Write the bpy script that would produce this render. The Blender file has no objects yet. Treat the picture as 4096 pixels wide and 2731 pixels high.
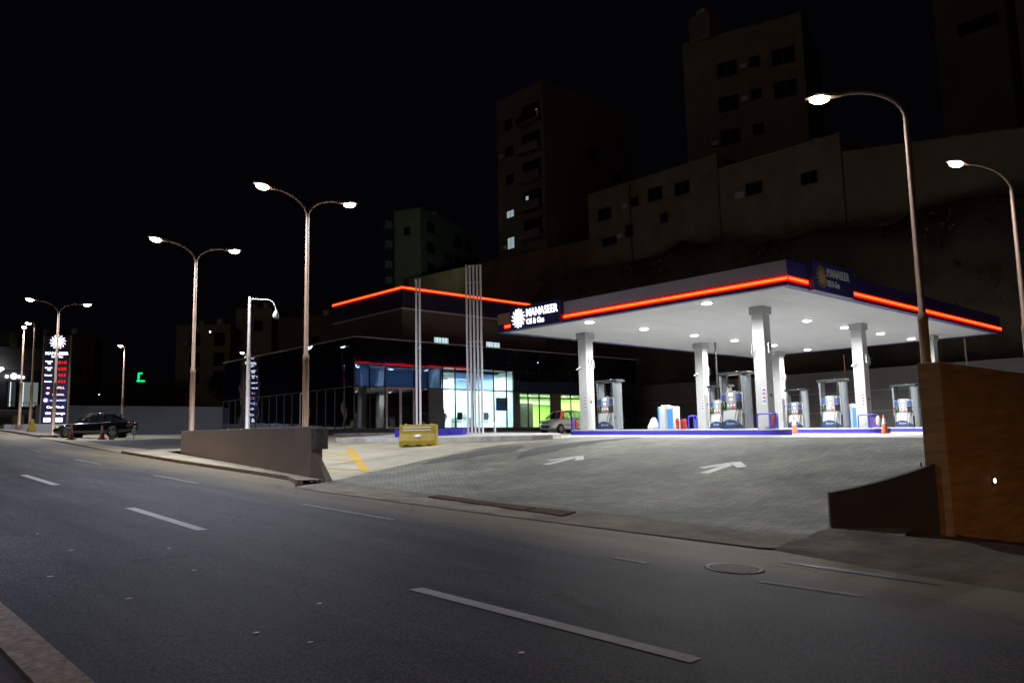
import bpy, bmesh, math, random
from math import sin, cos, pi, radians as rad
from mathutils import Vector, Matrix
random.seed(7)
scene = bpy.context.scene
COL = scene.collection

# ------------------------------------------------------------------ camera
PITCH, ROLL, YAW = 0.12221, -0.0207327, 0.82259
fw = Vector((cos(YAW)*cos(PITCH), sin(YAW)*cos(PITCH), sin(PITCH)))
rt = Vector((sin(YAW), -cos(YAW), 0)); up = rt.cross(fw)
r2 = rt*cos(ROLL) + up*sin(ROLL); u2 = -rt*sin(ROLL) + up*cos(ROLL)
cam = bpy.data.cameras.new('camera'); cam.sensor_width = 36; cam.lens = 28.34
cam.clip_end = 900; cam.clip_start = 0.05
camo = bpy.data.objects.new('camera', cam); COL.objects.link(camo)
camo.matrix_world = Matrix(((r2.x,u2.x,-fw.x,0),(r2.y,u2.y,-fw.y,0),(r2.z,u2.z,-fw.z,0),(0,0,0,1)))
scene.camera = camo
# ------------------------------------------------------------------ night sky and the city's faint glow
W = bpy.data.worlds.new('World'); scene.world = W; W.use_nodes = True
bg = W.node_tree.nodes['Background']
bg.inputs[0].default_value = (0.34, 0.36, 0.62, 1); bg.inputs[1].default_value = 0.0028
sun = bpy.data.lights.new('city_glow', 'SUN'); sun.energy = 0.042; sun.angle = rad(25); sun.color = (1.0, 0.80, 0.60)
suno = bpy.data.objects.new('city_glow', sun); COL.objects.link(suno)
suno.rotation_euler = Vector((0.90, 0.28, -0.30)).to_track_quat('-Z', 'Y').to_euler()
vs = scene.view_settings; vs.view_transform = 'Standard'; vs.look = 'None'; vs.exposure = 0; vs.gamma = 1
scene.cycles.use_denoising = True
scene.cycles.max_bounces = 6; scene.cycles.diffuse_bounces = 3; scene.cycles.glossy_bounces = 3
scene.cycles.transparent_max_bounces = 10
scene.cycles.sample_clamp_indirect = 4.0
scene.cycles.caustics_reflective = False; scene.cycles.caustics_refractive = False

# ------------------------------------------------------------------ materials
MATS = {}
def mat(name, col, rough=0.6, metal=0.0, var=0.0, vscale=3.0, bump=0.0, bscale=40.0, emit=None, estr=0.0, spec=0.5,
        col2=None, coat=0.0, detail=6, stretch=None):
    if name in MATS: return MATS[name]
    m = bpy.data.materials.new(name); m.use_nodes = True; MATS[name] = m
    nt = m.node_tree; N = nt.nodes; L = nt.links; b = N['Principled BSDF']
    b.inputs['Base Color'].default_value = (*col, 1); b.inputs['Roughness'].default_value = rough
    b.inputs['Metallic'].default_value = metal; b.inputs['Specular IOR Level'].default_value = spec
    b.inputs['Coat Weight'].default_value = coat
    if emit:
        b.inputs['Emission Color'].default_value = (*emit, 1); b.inputs['Emission Strength'].default_value = estr
    if var or bump or col2:
        tc = N.new('ShaderNodeTexCoord'); src = tc.outputs['Object']
        if stretch:
            mp = N.new('ShaderNodeMapping'); mp.inputs['Scale'].default_value = stretch
            L.new(src, mp.inputs[0]); src = mp.outputs[0]
    if var or col2:
        n = N.new('ShaderNodeTexNoise'); n.inputs['Scale'].default_value = vscale; n.inputs['Detail'].default_value = detail
        n.inputs['Roughness'].default_value = 0.62
        L.new(src, n.inputs['Vector'])
        cr = N.new('ShaderNodeValToRGB'); e = cr.color_ramp.elements
        e[0].position = 0.33; e[1].position = 0.68
        c2 = col2 or tuple(min(1, c*(1+var)) for c in col)
        c1 = col if col2 else tuple(c*(1-var) for c in col)
        e[0].color = (*c1, 1); e[1].color = (*c2, 1)
        L.new(n.outputs[0], cr.inputs[0]); L.new(cr.outputs[0], b.inputs['Base Color'])
        mr = N.new('ShaderNodeMapRange'); mr.inputs['To Min'].default_value = max(0, rough-0.08); mr.inputs['To Max'].default_value = min(1, rough+0.1)
        L.new(n.outputs[0], mr.inputs[0]); L.new(mr.outputs[0], b.inputs['Roughness'])
    if bump:
        n2 = N.new('ShaderNodeTexNoise'); n2.inputs['Scale'].default_value = bscale; n2.inputs['Detail'].default_value = 4
        L.new(src, n2.inputs['Vector'])
        bp = N.new('ShaderNodeBump'); bp.inputs['Strength'].default_value = bump; bp.inputs['Distance'].default_value = 0.02
        L.new(n2.outputs[0], bp.inputs['Height']); L.new(bp.outputs[0], b.inputs['Normal'])
    return m
def emis(name, col, s):
    if name in MATS: return MATS[name]
    m = bpy.data.materials.new(name); m.use_nodes = True; MATS[name] = m
    nt = m.node_tree; nt.nodes.clear()
    e = nt.nodes.new('ShaderNodeEmission'); e.inputs[0].default_value = (*col, 1); e.inputs[1].default_value = s
    o = nt.nodes.new('ShaderNodeOutputMaterial'); nt.links.new(e.outputs[0], o.inputs[0])
    return m

def asphalt():
    m = mat('asphalt', (0.05,0.05,0.052), 0.5, spec=.10)
    nt = m.node_tree; N = nt.nodes; L = nt.links; b = N['Principled BSDF']
    tc = N.new('ShaderNodeTexCoord')
    mp = N.new('ShaderNodeMapping'); mp.inputs['Scale'].default_value = (1.0, 0.22, 1); L.new(tc.outputs['Object'], mp.inputs[0])
    big = N.new('ShaderNodeTexNoise'); big.inputs['Scale'].default_value = 0.9; big.inputs['Detail'].default_value = 7; big.inputs['Roughness'].default_value = .65
    L.new(mp.outputs[0], big.inputs['Vector'])
    fine = N.new('ShaderNodeTexNoise'); fine.inputs['Scale'].default_value = 42; fine.inputs['Detail'].default_value = 5; fine.inputs['Roughness'].default_value = .8
    L.new(tc.outputs['Object'], fine.inputs['Vector'])
    vor = N.new('ShaderNodeTexVoronoi'); vor.inputs['Scale'].default_value = 70; L.new(tc.outputs['Object'], vor.inputs['Vector'])
    r1 = N.new('ShaderNodeValToRGB'); r1.color_ramp.elements[0].position = .3; r1.color_ramp.elements[1].position = .72
    r1.color_ramp.elements[0].color = (0.018,0.018,0.021,1); r1.color_ramp.elements[1].color = (0.064,0.062,0.067,1)
    L.new(big.outputs[0], r1.inputs[0])
    r2_ = N.new('ShaderNodeValToRGB'); r2_.color_ramp.elements[0].position = .42; r2_.color_ramp.elements[1].position = .60
    r2_.color_ramp.elements[0].color = (0.3,0.3,0.3,1); r2_.color_ramp.elements[1].color = (2.9,2.8,2.75,1)
    L.new(fine.outputs[0], r2_.inputs[0])
    mx = N.new('ShaderNodeMix'); mx.data_type = 'RGBA'; mx.blend_type = 'MULTIPLY'; mx.inputs[0].default_value = 1
    L.new(r1.outputs[0], mx.inputs[6]); L.new(r2_.outputs[0], mx.inputs[7])
    r3 = N.new('ShaderNodeValToRGB'); r3.color_ramp.elements[0].position = 0.0; r3.color_ramp.elements[1].position = 0.07
    r3.color_ramp.elements[0].color = (1,1,1,1); r3.color_ramp.elements[1].color = (0,0,0,1)
    vc = N.new('ShaderNodeTexVoronoi'); vc.inputs['Scale'].default_value = 9; L.new(tc.outputs['Object'], vc.inputs['Vector'])
    L.new(vc.outputs['Distance'], r3.inputs[0])
    # oil dark streaks along the lanes
    wv = N.new('ShaderNodeTexNoise'); wv.inputs['Scale'].default_value = 1.0; wv.inputs['Detail'].default_value = 4
    mp2 = N.new('ShaderNodeMapping'); mp2.inputs['Scale'].default_value = (1.4, 0.03, 1); L.new(tc.outputs['Object'], mp2.inputs[0]); L.new(mp2.outputs[0], wv.inputs['Vector'])
    r4 = N.new('ShaderNodeValToRGB'); r4.color_ramp.elements[0].position = .35; r4.color_ramp.elements[1].position = .65
    r4.color_ramp.elements[0].color = (.72,.72,.74,1); r4.color_ramp.elements[1].color = (1.15,1.13,1.1,1); L.new(wv.outputs[0], r4.inputs[0])
    mx3 = N.new('ShaderNodeMix'); mx3.data_type = 'RGBA'; mx3.blend_type = 'MULTIPLY'; mx3.inputs[0].default_value = 1
    L.new(mx.outputs[2], mx3.inputs[6]); L.new(r4.outputs[0], mx3.inputs[7])
    sx = N.new('ShaderNodeSeparateXYZ'); L.new(tc.outputs['Object'], sx.inputs[0])
    dn = N.new('ShaderNodeTexNoise'); dn.inputs['Scale'].default_value = .8; dn.inputs['Detail'].default_value = 8; L.new(mp.outputs[0], dn.inputs['Vector'])
    m1 = N.new('ShaderNodeMath'); m1.operation = 'MULTIPLY_ADD'; m1.inputs[1].default_value = 3.2; L.new(dn.outputs[0], m1.inputs[0]); L.new(sx.outputs[0], m1.inputs[2])
    m2 = N.new('ShaderNodeMapRange'); m2.inputs['From Min'].default_value = 9.3; m2.inputs['From Max'].default_value = 11.2; m2.inputs['To Max'].default_value = .8; L.new(m1.outputs[0], m2.inputs[0])
    mx4 = N.new('ShaderNodeMix'); mx4.data_type = 'RGBA'; L.new(m2.outputs[0], mx4.inputs[0]); L.new(mx3.outputs[2], mx4.inputs[6]); mx4.inputs[7].default_value = (0.23,0.18,0.11,1)
    wn = N.new('ShaderNodeTexNoise'); wn.inputs['Scale'].default_value = 1.3; wn.inputs['Detail'].default_value = 6; L.new(tc.outputs['Object'], wn.inputs['Vector'])
    vm = N.new('ShaderNodeVectorMath'); vm.operation = 'MULTIPLY_ADD'; vm.inputs[1].default_value = (1.1,1.1,0); L.new(wn.outputs['Color'], vm.inputs[0]); L.new(tc.outputs['Object'], vm.inputs[2])
    vk = N.new('ShaderNodeTexVoronoi'); vk.feature = 'DISTANCE_TO_EDGE'; vk.inputs['Scale'].default_value = .27; L.new(vm.outputs[0], vk.inputs['Vector'])
    k1 = N.new('ShaderNodeMapRange'); k1.inputs['From Min'].default_value = .002; k1.inputs['From Max'].default_value = .007; k1.inputs['To Min'].default_value = .6; k1.inputs['To Max'].default_value = 1; L.new(vk.outputs['Distance'], k1.inputs[0])
    vp = N.new('ShaderNodeTexVoronoi'); vp.inputs['Scale'].default_value = .35; L.new(mp.outputs[0], vp.inputs['Vector'])
    sp_ = N.new('ShaderNodeSeparateColor'); L.new(vp.outputs['Color'], sp_.inputs[0])
    k2 = N.new('ShaderNodeMapRange'); k2.inputs['To Min'].default_value = .93; k2.inputs['To Max'].default_value = 1.05; L.new(sp_.outputs[0], k2.inputs[0])
    k3 = N.new('ShaderNodeMath'); k3.operation = 'MULTIPLY'; L.new(k1.outputs[0], k3.inputs[0]); L.new(k2.outputs[0], k3.inputs[1])
    k4 = N.new('ShaderNodeVectorMath'); k4.operation = 'SCALE'; L.new(mx4.outputs[2], k4.inputs[0]); L.new(k3.outputs[0], k4.inputs['Scale'])
    L.new(k4.outputs[0], b.inputs['Base Color'])
    mr = N.new('ShaderNodeMapRange'); mr.inputs['To Min'].default_value = .5; mr.inputs['To Max'].default_value = .75
    L.new(big.outputs[0], mr.inputs[0]); L.new(mr.outputs[0], b.inputs['Roughness'])
    bp = N.new('ShaderNodeBump'); bp.inputs['Strength'].default_value = .22; bp.inputs['Distance'].default_value = .008
    L.new(vor.outputs['Distance'], bp.inputs['Height']); L.new(bp.outputs[0], b.inputs['Normal'])
    return m
def pavers():
    m = mat('pavers', (0.2,0.2,0.18), 0.75)
    nt = m.node_tree; N = nt.nodes; L = nt.links; b = N['Principled BSDF']
    tc = N.new('ShaderNodeTexCoord')
    br = N.new('ShaderNodeTexBrick'); br.inputs['Scale'].default_value = 1.0
    br.inputs['Brick Width'].default_value = .22; br.inputs['Row Height'].default_value = .115; br.inputs['Mortar Size'].default_value = .009
    br.inputs['Color1'].default_value = (0.135,0.127,0.103,1); br.inputs['Color2'].default_value = (0.225,0.212,0.172,1); br.inputs['Mortar'].default_value = (0.06,0.056,0.045,1)
    mp = N.new('ShaderNodeMapping'); mp.inputs['Rotation'].default_value = (0,0,rad(35)); L.new(tc.outputs['Object'], mp.inputs[0]); L.new(mp.outputs[0], br.inputs[0])
    n = N.new('ShaderNodeTexNoise'); n.inputs['Scale'].default_value = .55; n.inputs['Detail'].default_value = 8; n.inputs['Roughness'].default_value = .6
    L.new(tc.outputs['Object'], n.inputs['Vector'])
    cr = N.new('ShaderNodeValToRGB'); cr.color_ramp.elements[0].position = .33; cr.color_ramp.elements[1].position = .7
    cr.color_ramp.elements[0].color = (.45,.45,.43,1); cr.color_ramp.elements[1].color = (1.45,1.45,1.35,1); L.new(n.outputs[0], cr.inputs[0])
    mx = N.new('ShaderNodeMix'); mx.data_type = 'RGBA'; mx.blend_type = 'MULTIPLY'; mx.inputs[0].default_value = 1
    L.new(br.outputs[0], mx.inputs[6]); L.new(cr.outputs[0], mx.inputs[7]); L.new(mx.outputs[2], b.inputs['Base Color'])
    bp = N.new('ShaderNodeBump'); bp.inputs['Strength'].default_value = .35; bp.inputs['Distance'].default_value = .015; bp.invert = True
    L.new(br.outputs['Fac'], bp.inputs['Height']); L.new(bp.outputs[0], b.inputs['Normal'])
    return m
def glass_mat(name, tint, gcol, gfac, wav=0.25, rough=0.02, clear=False, wscale=0.9):
    m = bpy.data.materials.new(name); m.use_nodes = True; MATS[name] = m
    nt = m.node_tree; N = nt.nodes; L = nt.links; N.clear()
    out = N.new('ShaderNodeOutputMaterial'); mx = N.new('ShaderNodeMixShader')
    if clear:
        a = N.new('ShaderNodeBsdfTransparent'); a.inputs[0].default_value = (*tint, 1)
    else:
        a = N.new('ShaderNodeBsdfDiffuse'); a.inputs[0].default_value = (*tint, 1)
    g = N.new('ShaderNodeBsdfGlossy'); g.inputs['Color'].default_value = (*gcol, 1); g.inputs['Roughness'].default_value = rough
    lw = N.new('ShaderNodeLayerWeight'); lw.inputs[0].default_value = .5
    fr = N.new('ShaderNodeMath'); fr.operation = 'POWER'; fr.inputs[1].default_value = 4.0; L.new(lw.outputs['Facing'], fr.inputs[0])
    ad = N.new('ShaderNodeMath'); ad.operation = 'ADD'; ad.use_clamp = True; ad.inputs[1].default_value = gfac
    L.new(fr.outputs[0], ad.inputs[0]); L.new(ad.outputs[0], mx.inputs[0]); L.new(a.outputs[0], mx.inputs[1]); L.new(g.outputs[0], mx.inputs[2])
    tc = N.new('ShaderNodeTexCoord'); n = N.new('ShaderNodeTexNoise'); n.inputs['Scale'].default_value = wscale; n.inputs['Detail'].default_value = 1.5
    L.new(tc.outputs['Object'], n.inputs['Vector'])
    bp = N.new('ShaderNodeBump'); bp.inputs['Strength'].default_value = wav; bp.inputs['Distance'].default_value = .03
    L.new(n.outputs[0], bp.inputs['Height']); L.new(bp.outputs[0], g.inputs['Normal'])
    L.new(mx.outputs[0], out.inputs[0])
    return m

M_ASPH = asphalt(); M_PAV = pavers()
M_CONC = mat('concrete', (0.36,0.295,0.195), .8, var=.22, vscale=.9, bump=.3, bscale=18, detail=9)
M_FORE = mat('forecourt_concrete', (0.36,0.35,0.33), .6, var=.12, vscale=.7, bump=.15, bscale=12, detail=8)
M_DIRT = mat('dirt', (0.13,0.10,0.065), .95, var=.4, vscale=1.6, bump=1.0, bscale=9, detail=10)
M_SIDE = mat('sidewalk_tiles', (0.05,0.036,0.025), .85, var=.3, vscale=2.2, bump=.5, bscale=25, detail=9)
M_KERB = mat('kerb_stone', (0.20,0.15,0.105), .9, col2=(0.50,0.40,0.29), vscale=14, bump=.8, bscale=45, detail=10)
M_KERBN = mat('kerb_concrete', (0.5,0.48,0.46), .8, var=.2, vscale=3, bump=.3, bscale=30)
M_LINE = mat('road_paint', (0.34,0.33,0.31), .75, col2=(0.48,0.46,0.44), vscale=6, bump=.3, bscale=60)
M_LINE2 = mat('worn_road_paint', (0.30,0.29,0.24), .75, col2=(0.10,0.095,0.085), vscale=7, bump=.3, bscale=60)
M_YEL = mat('yellow_paint', (0.55,0.34,0.03), .7, col2=(0.5,0.31,0.05), vscale=7)
M_WALL = mat('brown_wall_paint', (0.25,0.185,0.145), .75, var=.1, vscale=1.5, bump=.35, bscale=60)
M_WALLO = mat('sodium_tinted_wall_paint', (0.44,0.27,0.13), .8, var=.28, vscale=2.2, stretch=(.35,.35,3.5), bump=.35, bscale=60)  # brown wall paint with the sodium light's orange put into the colour
M_DARKW = mat('dark_wall', (0.055,0.045,0.038), .9, var=.2, vscale=2, bump=.3, bscale=40)
M_GREYW = mat('grey_wall', (0.19,0.20,0.22), .8, var=.1, vscale=.8, bump=.2, bscale=30)
M_GREYW2 = mat('grey_mauve_wall', (0.17,0.15,0.155), .8, var=.1, vscale=.8, bump=.2, bscale=30)
M_WHITE = mat('white_paint', (0.60,0.60,0.60), .45, var=.04, vscale=2)
M_COLM = mat('column_cladding', (0.46,0.46,0.46), .38, var=.05, vscale=1.2)
M_CAP = mat('column_capital', (0.34,0.34,0.36), .5)
M_SOFF = mat('soffit_panel', (0.78,0.78,0.79), .55, var=.03, vscale=.7)
M_NAVY = mat('navy_fascia', (0.022,0.018,0.12), .5, metal=.1)
M_NAVYD = mat('navy_sign', (0.02,0.022,0.10), .45)
M_LAV = mat('fascia_lamp_sheen', (0.42,0.42,0.56), .38, metal=.15, var=.06, vscale=.8)  # pale colour stands for a street lamp's sheen on the navy fascia
M_BLUE = mat('blue_kerb_paint', (0.045,0.03,0.50), .45, var=.08, vscale=3)
M_BLUEF = mat('blue_frame', (0.06,0.05,0.6), .4)
M_METAL = mat('galvanised_pole', (0.40,0.36,0.33), .5, metal=.25, var=.1, vscale=4)
M_BRZ = mat('bronze_pole', (0.34,0.215,0.145), .5, metal=.25, var=.1, vscale=4)
M_BLACK = mat('black_plastic', (0.015,0.015,0.017), .4)
M_RUB = mat('tyre_rubber', (0.012,0.012,0.012), .8)
M_ALU = mat('aluminium_frame', (0.78,0.70,0.68), .45)
M_MULL = mat('dark_mullion', (0.02,0.02,0.022), .4, metal=.3)
M_SIL = mat('silver_trim', (0.55,0.56,0.58), .3, metal=.8)
M_GRAY = mat('grey_panel', (0.42,0.42,0.43), .45)
M_RED = mat('red_paint', (0.36,0.02,0.015), .35)
M_ORANGE = mat('orange_plastic', (0.50,0.07,0.022), .5)
M_REFL = mat('white_sleeve', (0.8,0.8,0.8), .4)
M_BARR = mat('yellow_plastic', (0.36,0.25,0.01), .5, var=.15, vscale=4, bump=.2, bscale=8)
M_RUST = mat('rusty_grate', (0.12,0.055,0.03), .9, var=.4, vscale=8)
M_HOUSE = mat('rendered_house_wall', (0.16,0.135,0.10), .9, var=.14, vscale=.25, bump=.3, bscale=3)
M_HOUSE2 = mat('stone_house_wall', (0.20,0.16,0.115), .9, var=.2, vscale=.5, bump=.4, bscale=3)
M_HOUSEG = mat('pale_house_wall', (0.16,0.19,0.15), .9, var=.15, vscale=.3)  # green of the light on this block put into the wall colour
M_WIN = mat('dark_window_pane', (0.008,0.008,0.01), .6, spec=.1)
M_WFR = mat('window_surround', (0.06,0.05,0.045), .7)
M_HILL = mat('rocky_earth', (0.06,0.045,0.033), 1.0, col2=(0.17,0.12,0.085), vscale=.22, bump=1.0, bscale=1.2, detail=12)
M_REDW = mat('red_stone_wall', (0.20,0.12,0.08), .9, var=.2, vscale=.4, bump=.5, bscale=2)
M_STNW = mat('station_upper_wall', (0.13,0.10,0.075), .75, var=.1, vscale=.5)
M_GLSD = glass_mat('spandrel_glass', (0.006,0.007,0.012), (0.42,0.58,0.95), .20, wav=.16, wscale=.8)
M_GLSL = glass_mat('side_glass', (0.007,0.008,0.012), (0.75,0.82,1.0), .30, wav=.30, wscale=.7)
M_GLST = glass_mat('storefront_dark_glass', (0.013,0.013,0.012), (0.75,0.8,0.8), .07, wav=.10, wscale=.8)
M_GLCL = glass_mat('storefront_clear_glass', (0.86,0.93,0.92), (0.8,0.9,1), .02, wav=.1, clear=True)
M_CGL = glass_mat('car_glass', (0.55,0.58,0.6), (.9,.95,1), .06, wav=0, clear=True)
M_GLBL = glass_mat('blue_tinted_glass', (0.55,0.68,0.85), (.6,.75,1), .12, wav=.12, clear=True)
M_LEDR = emis('red_led', (1.0,0.004,0.003), 4.0)  # red strips are widened to take in the bloom round their core
M_LEDC = emis('led_core', (1.0,0.36,0.03), 1.2)
M_LAMP = emis('lamp_lens', (0.93,1.0,0.97), 28.0)
M_DOWN = emis('downlight_lens', (0.95,1.0,0.95), 20.0)
M_LETW = emis('lit_letters', (0.90,0.88,1.0), 3.2)
M_LETD = mat('unlit_letters', (0.5,0.52,0.5), .5)
M_SCR = emis('pump_screen', (0.9,0.92,1.0), 1.8)
M_DIGR = emis('red_digits', (1.0,0.01,0.01), 1.6)
M_TUBE = emis('tube_light', (0.8,1.0,0.95), 3.0)

# ------------------------------------------------------------------ ground heights (metres; eye level is 0)
def ss(t): t = min(1, max(0, t)); return t*t*(3-2*t)
def road_z(x, y):
    yy = y if y < 80 else 80 + (y-80)*.5
    return -1.75 - .015*x + .05*yy
def stn_z(x, y): return -.02 + .02*(y-16)
def ter(x, y):
    t = ss((x-10)/13.0)
    return road_z(x, y)*(1-t) + stn_z(x, y)*t

# ------------------------------------------------------------------ mesh builder
class MB:
    def __init__(s): s.v = []; s.f = []; s.sm = []
    def add(s, vs, fs, smooth=False):
        o = len(s.v); s.v += [tuple(v) for v in vs]; s.f += [tuple(i+o for i in f) for f in fs]; s.sm += [smooth]*len(fs); return s
    def box(s, x0, x1, y0, y1, z0, z1, M=None):
        vs = [(x,y,z) for z in (z0,z1) for (x,y) in ((x0,y0),(x1,y0),(x1,y1),(x0,y1))]
        if M: vs = [M @ Vector(v) for v in vs]
        return s.add(vs, [(3,2,1,0),(4,5,6,7),(0,1,5,4),(1,2,6,5),(2,3,7,6),(3,0,4,7)])
    def prism(s, pts, z0, z1, M=None):
        n = len(pts)
        zf0 = z0 if callable(z0) else (lambda x,y: z0); zf1 = z1 if callable(z1) else (lambda x,y: z1)
        a = sum(pts[i][0]*pts[(i+1)%n][1]-pts[(i+1)%n][0]*pts[i][1] for i in range(n))
        if a < 0: pts = pts[::-1]
        vs = [(x,y,zf0(x,y)) for x,y in pts] + [(x,y,zf1(x,y)) for x,y in pts]
        if M: vs = [M @ Vector(v) for v in vs]
        return s.add(vs, [tuple(range(n-1,-1,-1)), tuple(range(n,2*n))] + [(i,(i+1)%n,(i+1)%n+n,i+n) for i in range(n)])
    def rings(s, R, smooth=True, caps=True):
        n = len(R[0]); vs = [v for r in R for v in r]; fs = []
        for k in range(len(R)-1):
            for i in range(n): fs.append((k*n+i, k*n+(i+1)%n, (k+1)*n+(i+1)%n, (k+1)*n+i))
        s.add(vs, fs, smooth)
        if caps:
            s.add(R[0], [tuple(range(n-1,-1,-1))]); s.add(R[-1], [tuple(range(n))])
        return s
    def tube(s, pts, r, n=8, caps=True, smooth=True):
        pts = [Vector(p) for p in pts]; R = []
        rs = r if isinstance(r, (list,tuple)) else [r]*len(pts)
        ref = None
        for i, p in enumerate(pts):
            a = pts[max(0,i-1)]; b = pts[min(len(pts)-1,i+1)]; d = (b-a).normalized()
            if ref is None:
                ref = d.orthogonal().normalized()
            ref = (ref - d*ref.dot(d)).normalized(); q = d.cross(ref)
            R.append([tuple(p + (ref*cos(2*pi*k/n) + q*sin(2*pi*k/n))*rs[i]) for k in range(n)])
        return s.rings(R, smooth, caps)
    def lathe(s, prof, n=20, c=(0,0,0), smooth=True, M=None):
        R = [[(c[0]+r*cos(2*pi*k/n), c[1]+r*sin(2*pi*k/n), c[2]+z) for k in range(n)] for r,z in prof]
        if M: R = [[tuple(M @ Vector(v)) for v in r] for r in R]
        return s.rings(R, smooth, True)
    def build(s, name, m, parent=None, bevel=0, loc=None, rot=None, sub=0):
        me = bpy.data.meshes.new(name); me.from_pydata(s.v, [], s.f); me.update()
        for p, q in zip(me.polygons, s.sm): p.use_smooth = q
        me.materials.append(m)
        o = bpy.data.objects.new(name, me); COL.objects.link(o)
        if parent: o.parent = parent
        if loc: o.location = loc
        if rot is not None: o.rotation_euler = (0,0,rot)
        if bevel:
            b = o.modifiers.new('bevel','BEVEL'); b.width = bevel; b.segments = 2; b.limit_method = 'ANGLE'; b.angle_limit = rad(40)
        if sub:
            b = o.modifiers.new('sub','SUBSURF'); b.levels = sub; b.render_levels = sub
        return o
def box(name, m, parent, x0,x1,y0,y1,z0,z1, bevel=0, M=None): return MB().box(x0,x1,y0,y1,z0,z1,M).build(name, m, parent, bevel)
def tag(o, label, cat, group=None, kind=None):
    if kind: o['kind'] = kind
    if label: o['label'] = label
    if cat: o['category'] = cat
    if group: o['group'] = group
    return o
def thing(name, label, cat, loc=(0,0,0), rz=0, group=None):
    o = bpy.data.objects.new(name, None); COL.objects.link(o); o.location = loc; o.rotation_euler = (0,0,rz)
    o.empty_display_size = .2
    return tag(o, label, cat, group)
def struct(o): o['kind'] = 'structure'; return o
def dup(o, parent=None):
    c = o.copy(); COL.objects.link(c); c.parent = parent
    for ch in list(o.children): dup(ch, c)
    return c
def copy_thing(o, loc, rz, label, group=None):
    c = dup(o); c.location = loc; c.rotation_euler = (0,0,rz); c['label'] = label
    if group: c['group'] = group
    return c
def light(name, kind, loc, power, col=(1,1,1), parent=None, **kw):
    l = bpy.data.lights.new(name, kind); l.energy = power; l.color = col
    for k, v in kw.items(): setattr(l, k, v)
    o = bpy.data.objects.new(name, l); COL.objects.link(o); o.location = loc
    if parent: o.parent = parent
    return o
def face_matrix(origin, n):
    n = Vector(n).normalized(); z = Vector((0,0,1)); r = z.cross(n).normalized(); u = n.cross(r)
    return Matrix(((r.x,u.x,n.x,origin[0]),(r.y,u.y,n.y,origin[1]),(r.z,u.z,n.z,origin[2]),(0,0,0,1)))
def text(name, s, size, m, parent, M, ext=.01, align='CENTER', width=None, bold=0):
    cu = bpy.data.curves.new(name, 'FONT'); cu.body = s; cu.size = size; cu.extrude = ext; cu.align_x = align; cu.align_y = 'CENTER'
    cu.offset = bold; cu.resolution_u = 3
    t = bpy.data.objects.new('tmp', cu); COL.objects.link(t)
    bpy.context.view_layer.update()
    me = bpy.data.meshes.new_from_object(t.evaluated_get(bpy.context.evaluated_depsgraph_get()))
    bpy.data.objects.remove(t)
    xs = [v.co.x for v in me.vertices]
    k = 1.0
    if width: k = width/(max(xs)-min(xs))
    for v in me.vertices: v.co = M @ Vector((v.co.x*k, v.co.y, v.co.z))
    me.materials.clear(); me.materials.append(m); me.name = name
    o = bpy.data.objects.new(name, me); COL.objects.link(o)
    if parent: o.parent = parent
    return o
def sun_logo(name, r, m, parent, M, ext=.02, rays=14):
    b = MB(); n = 28
    pts = [(r*.40*cos(2*pi*k/n), r*.40*sin(2*pi*k/n)) for k in range(n)]
    b.prism(pts, 0, ext, M)
    for k in range(rays):
        a = 2*pi*k/rays; L_ = []; R_ = []
        for j in range(7):
            t = j/6; rr = r*(.30 + .70*t); bend = .30*sin(t*pi)*.7 + .12*t
            w = r*.085*(1-.35*t) if j < 6 else r*.035
            c = Vector((cos(a+bend), sin(a+bend)))*rr; p = Vector((-sin(a+bend), cos(a+bend)))
            L_.append(tuple(c+p*w)); R_.append(tuple(c-p*w))
        b.prism(R_+L_[::-1], 0, ext*1.02 + .0005*(k%3), M)
    return b.build(name, m, parent)

# ------------------------------------------------------------------ ground sheets
def sheet(name, A, B, m, dz=0, nu=40, nv=20, zf=ter, kind='structure', noise=0):
    """ruled sheet between polylines A and B (x,y)"""
    def samp(P, t):
        d = [0]
        for i in range(1, len(P)): d.append(d[-1]+math.hypot(P[i][0]-P[i-1][0], P[i][1]-P[i-1][1]))
        L_ = t*d[-1]
        for i in range(1, len(P)):
            if L_ <= d[i] or i == len(P)-1:
                q = (L_-d[i-1])/max(1e-9, d[i]-d[i-1]); return (P[i-1][0]+(P[i][0]-P[i-1][0])*q, P[i-1][1]+(P[i][1]-P[i-1][1])*q)
    vs = []; fs = []
    for i in range(nu+1):
        a = samp(A, i/nu); b = samp(B, i/nu)
        for j in range(nv+1):
            t = j/nv; x = a[0]*(1-t)+b[0]*t; y = a[1]*(1-t)+b[1]*t
            e = noise*(random.random()-.5)*(0 if j in (0,nv) else 1)
            vs.append((x, y, zf(x,y)+dz+e))
    for i in range(nu):
        for j in range(nv):
            k = i*(nv+1)+j; f = (k, k+nv+1, k+nv+2, k+1)
            fs.append(f)
    me = bpy.data.meshes.new(name); me.from_pydata(vs, [], fs); me.update()
    if me.polygons[0].normal.z < 0: me.flip_normals()
    for p in me.polygons: p.use_smooth = True
    me.materials.append(m); o = bpy.data.objects.new(name, me); COL.objects.link(o)
    o['kind'] = kind
    return o
def gz(x, y):
    z = ter(x, y) if x > 1.5 else road_z(x, y) + .1
    if x < 1.5: z = road_z(x, y)+.1
    if y > 82 and x > 14: z = stn_z(x, 82)+1.0*ss((y-82)/6) + (y-82)*.10
    if x > 13.6 and y < 4.9: z -= 2.2*ss((x-13.6)/.9)*ss((4.9-y)/.3)
    return z - .12
xs_ = [-300,-150,-80,-40,-20,-10,-5,0,1.4]+[1.6+.7*i for i in range(36)]+[30,40,50,57,70,90,130,200,300]
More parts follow.
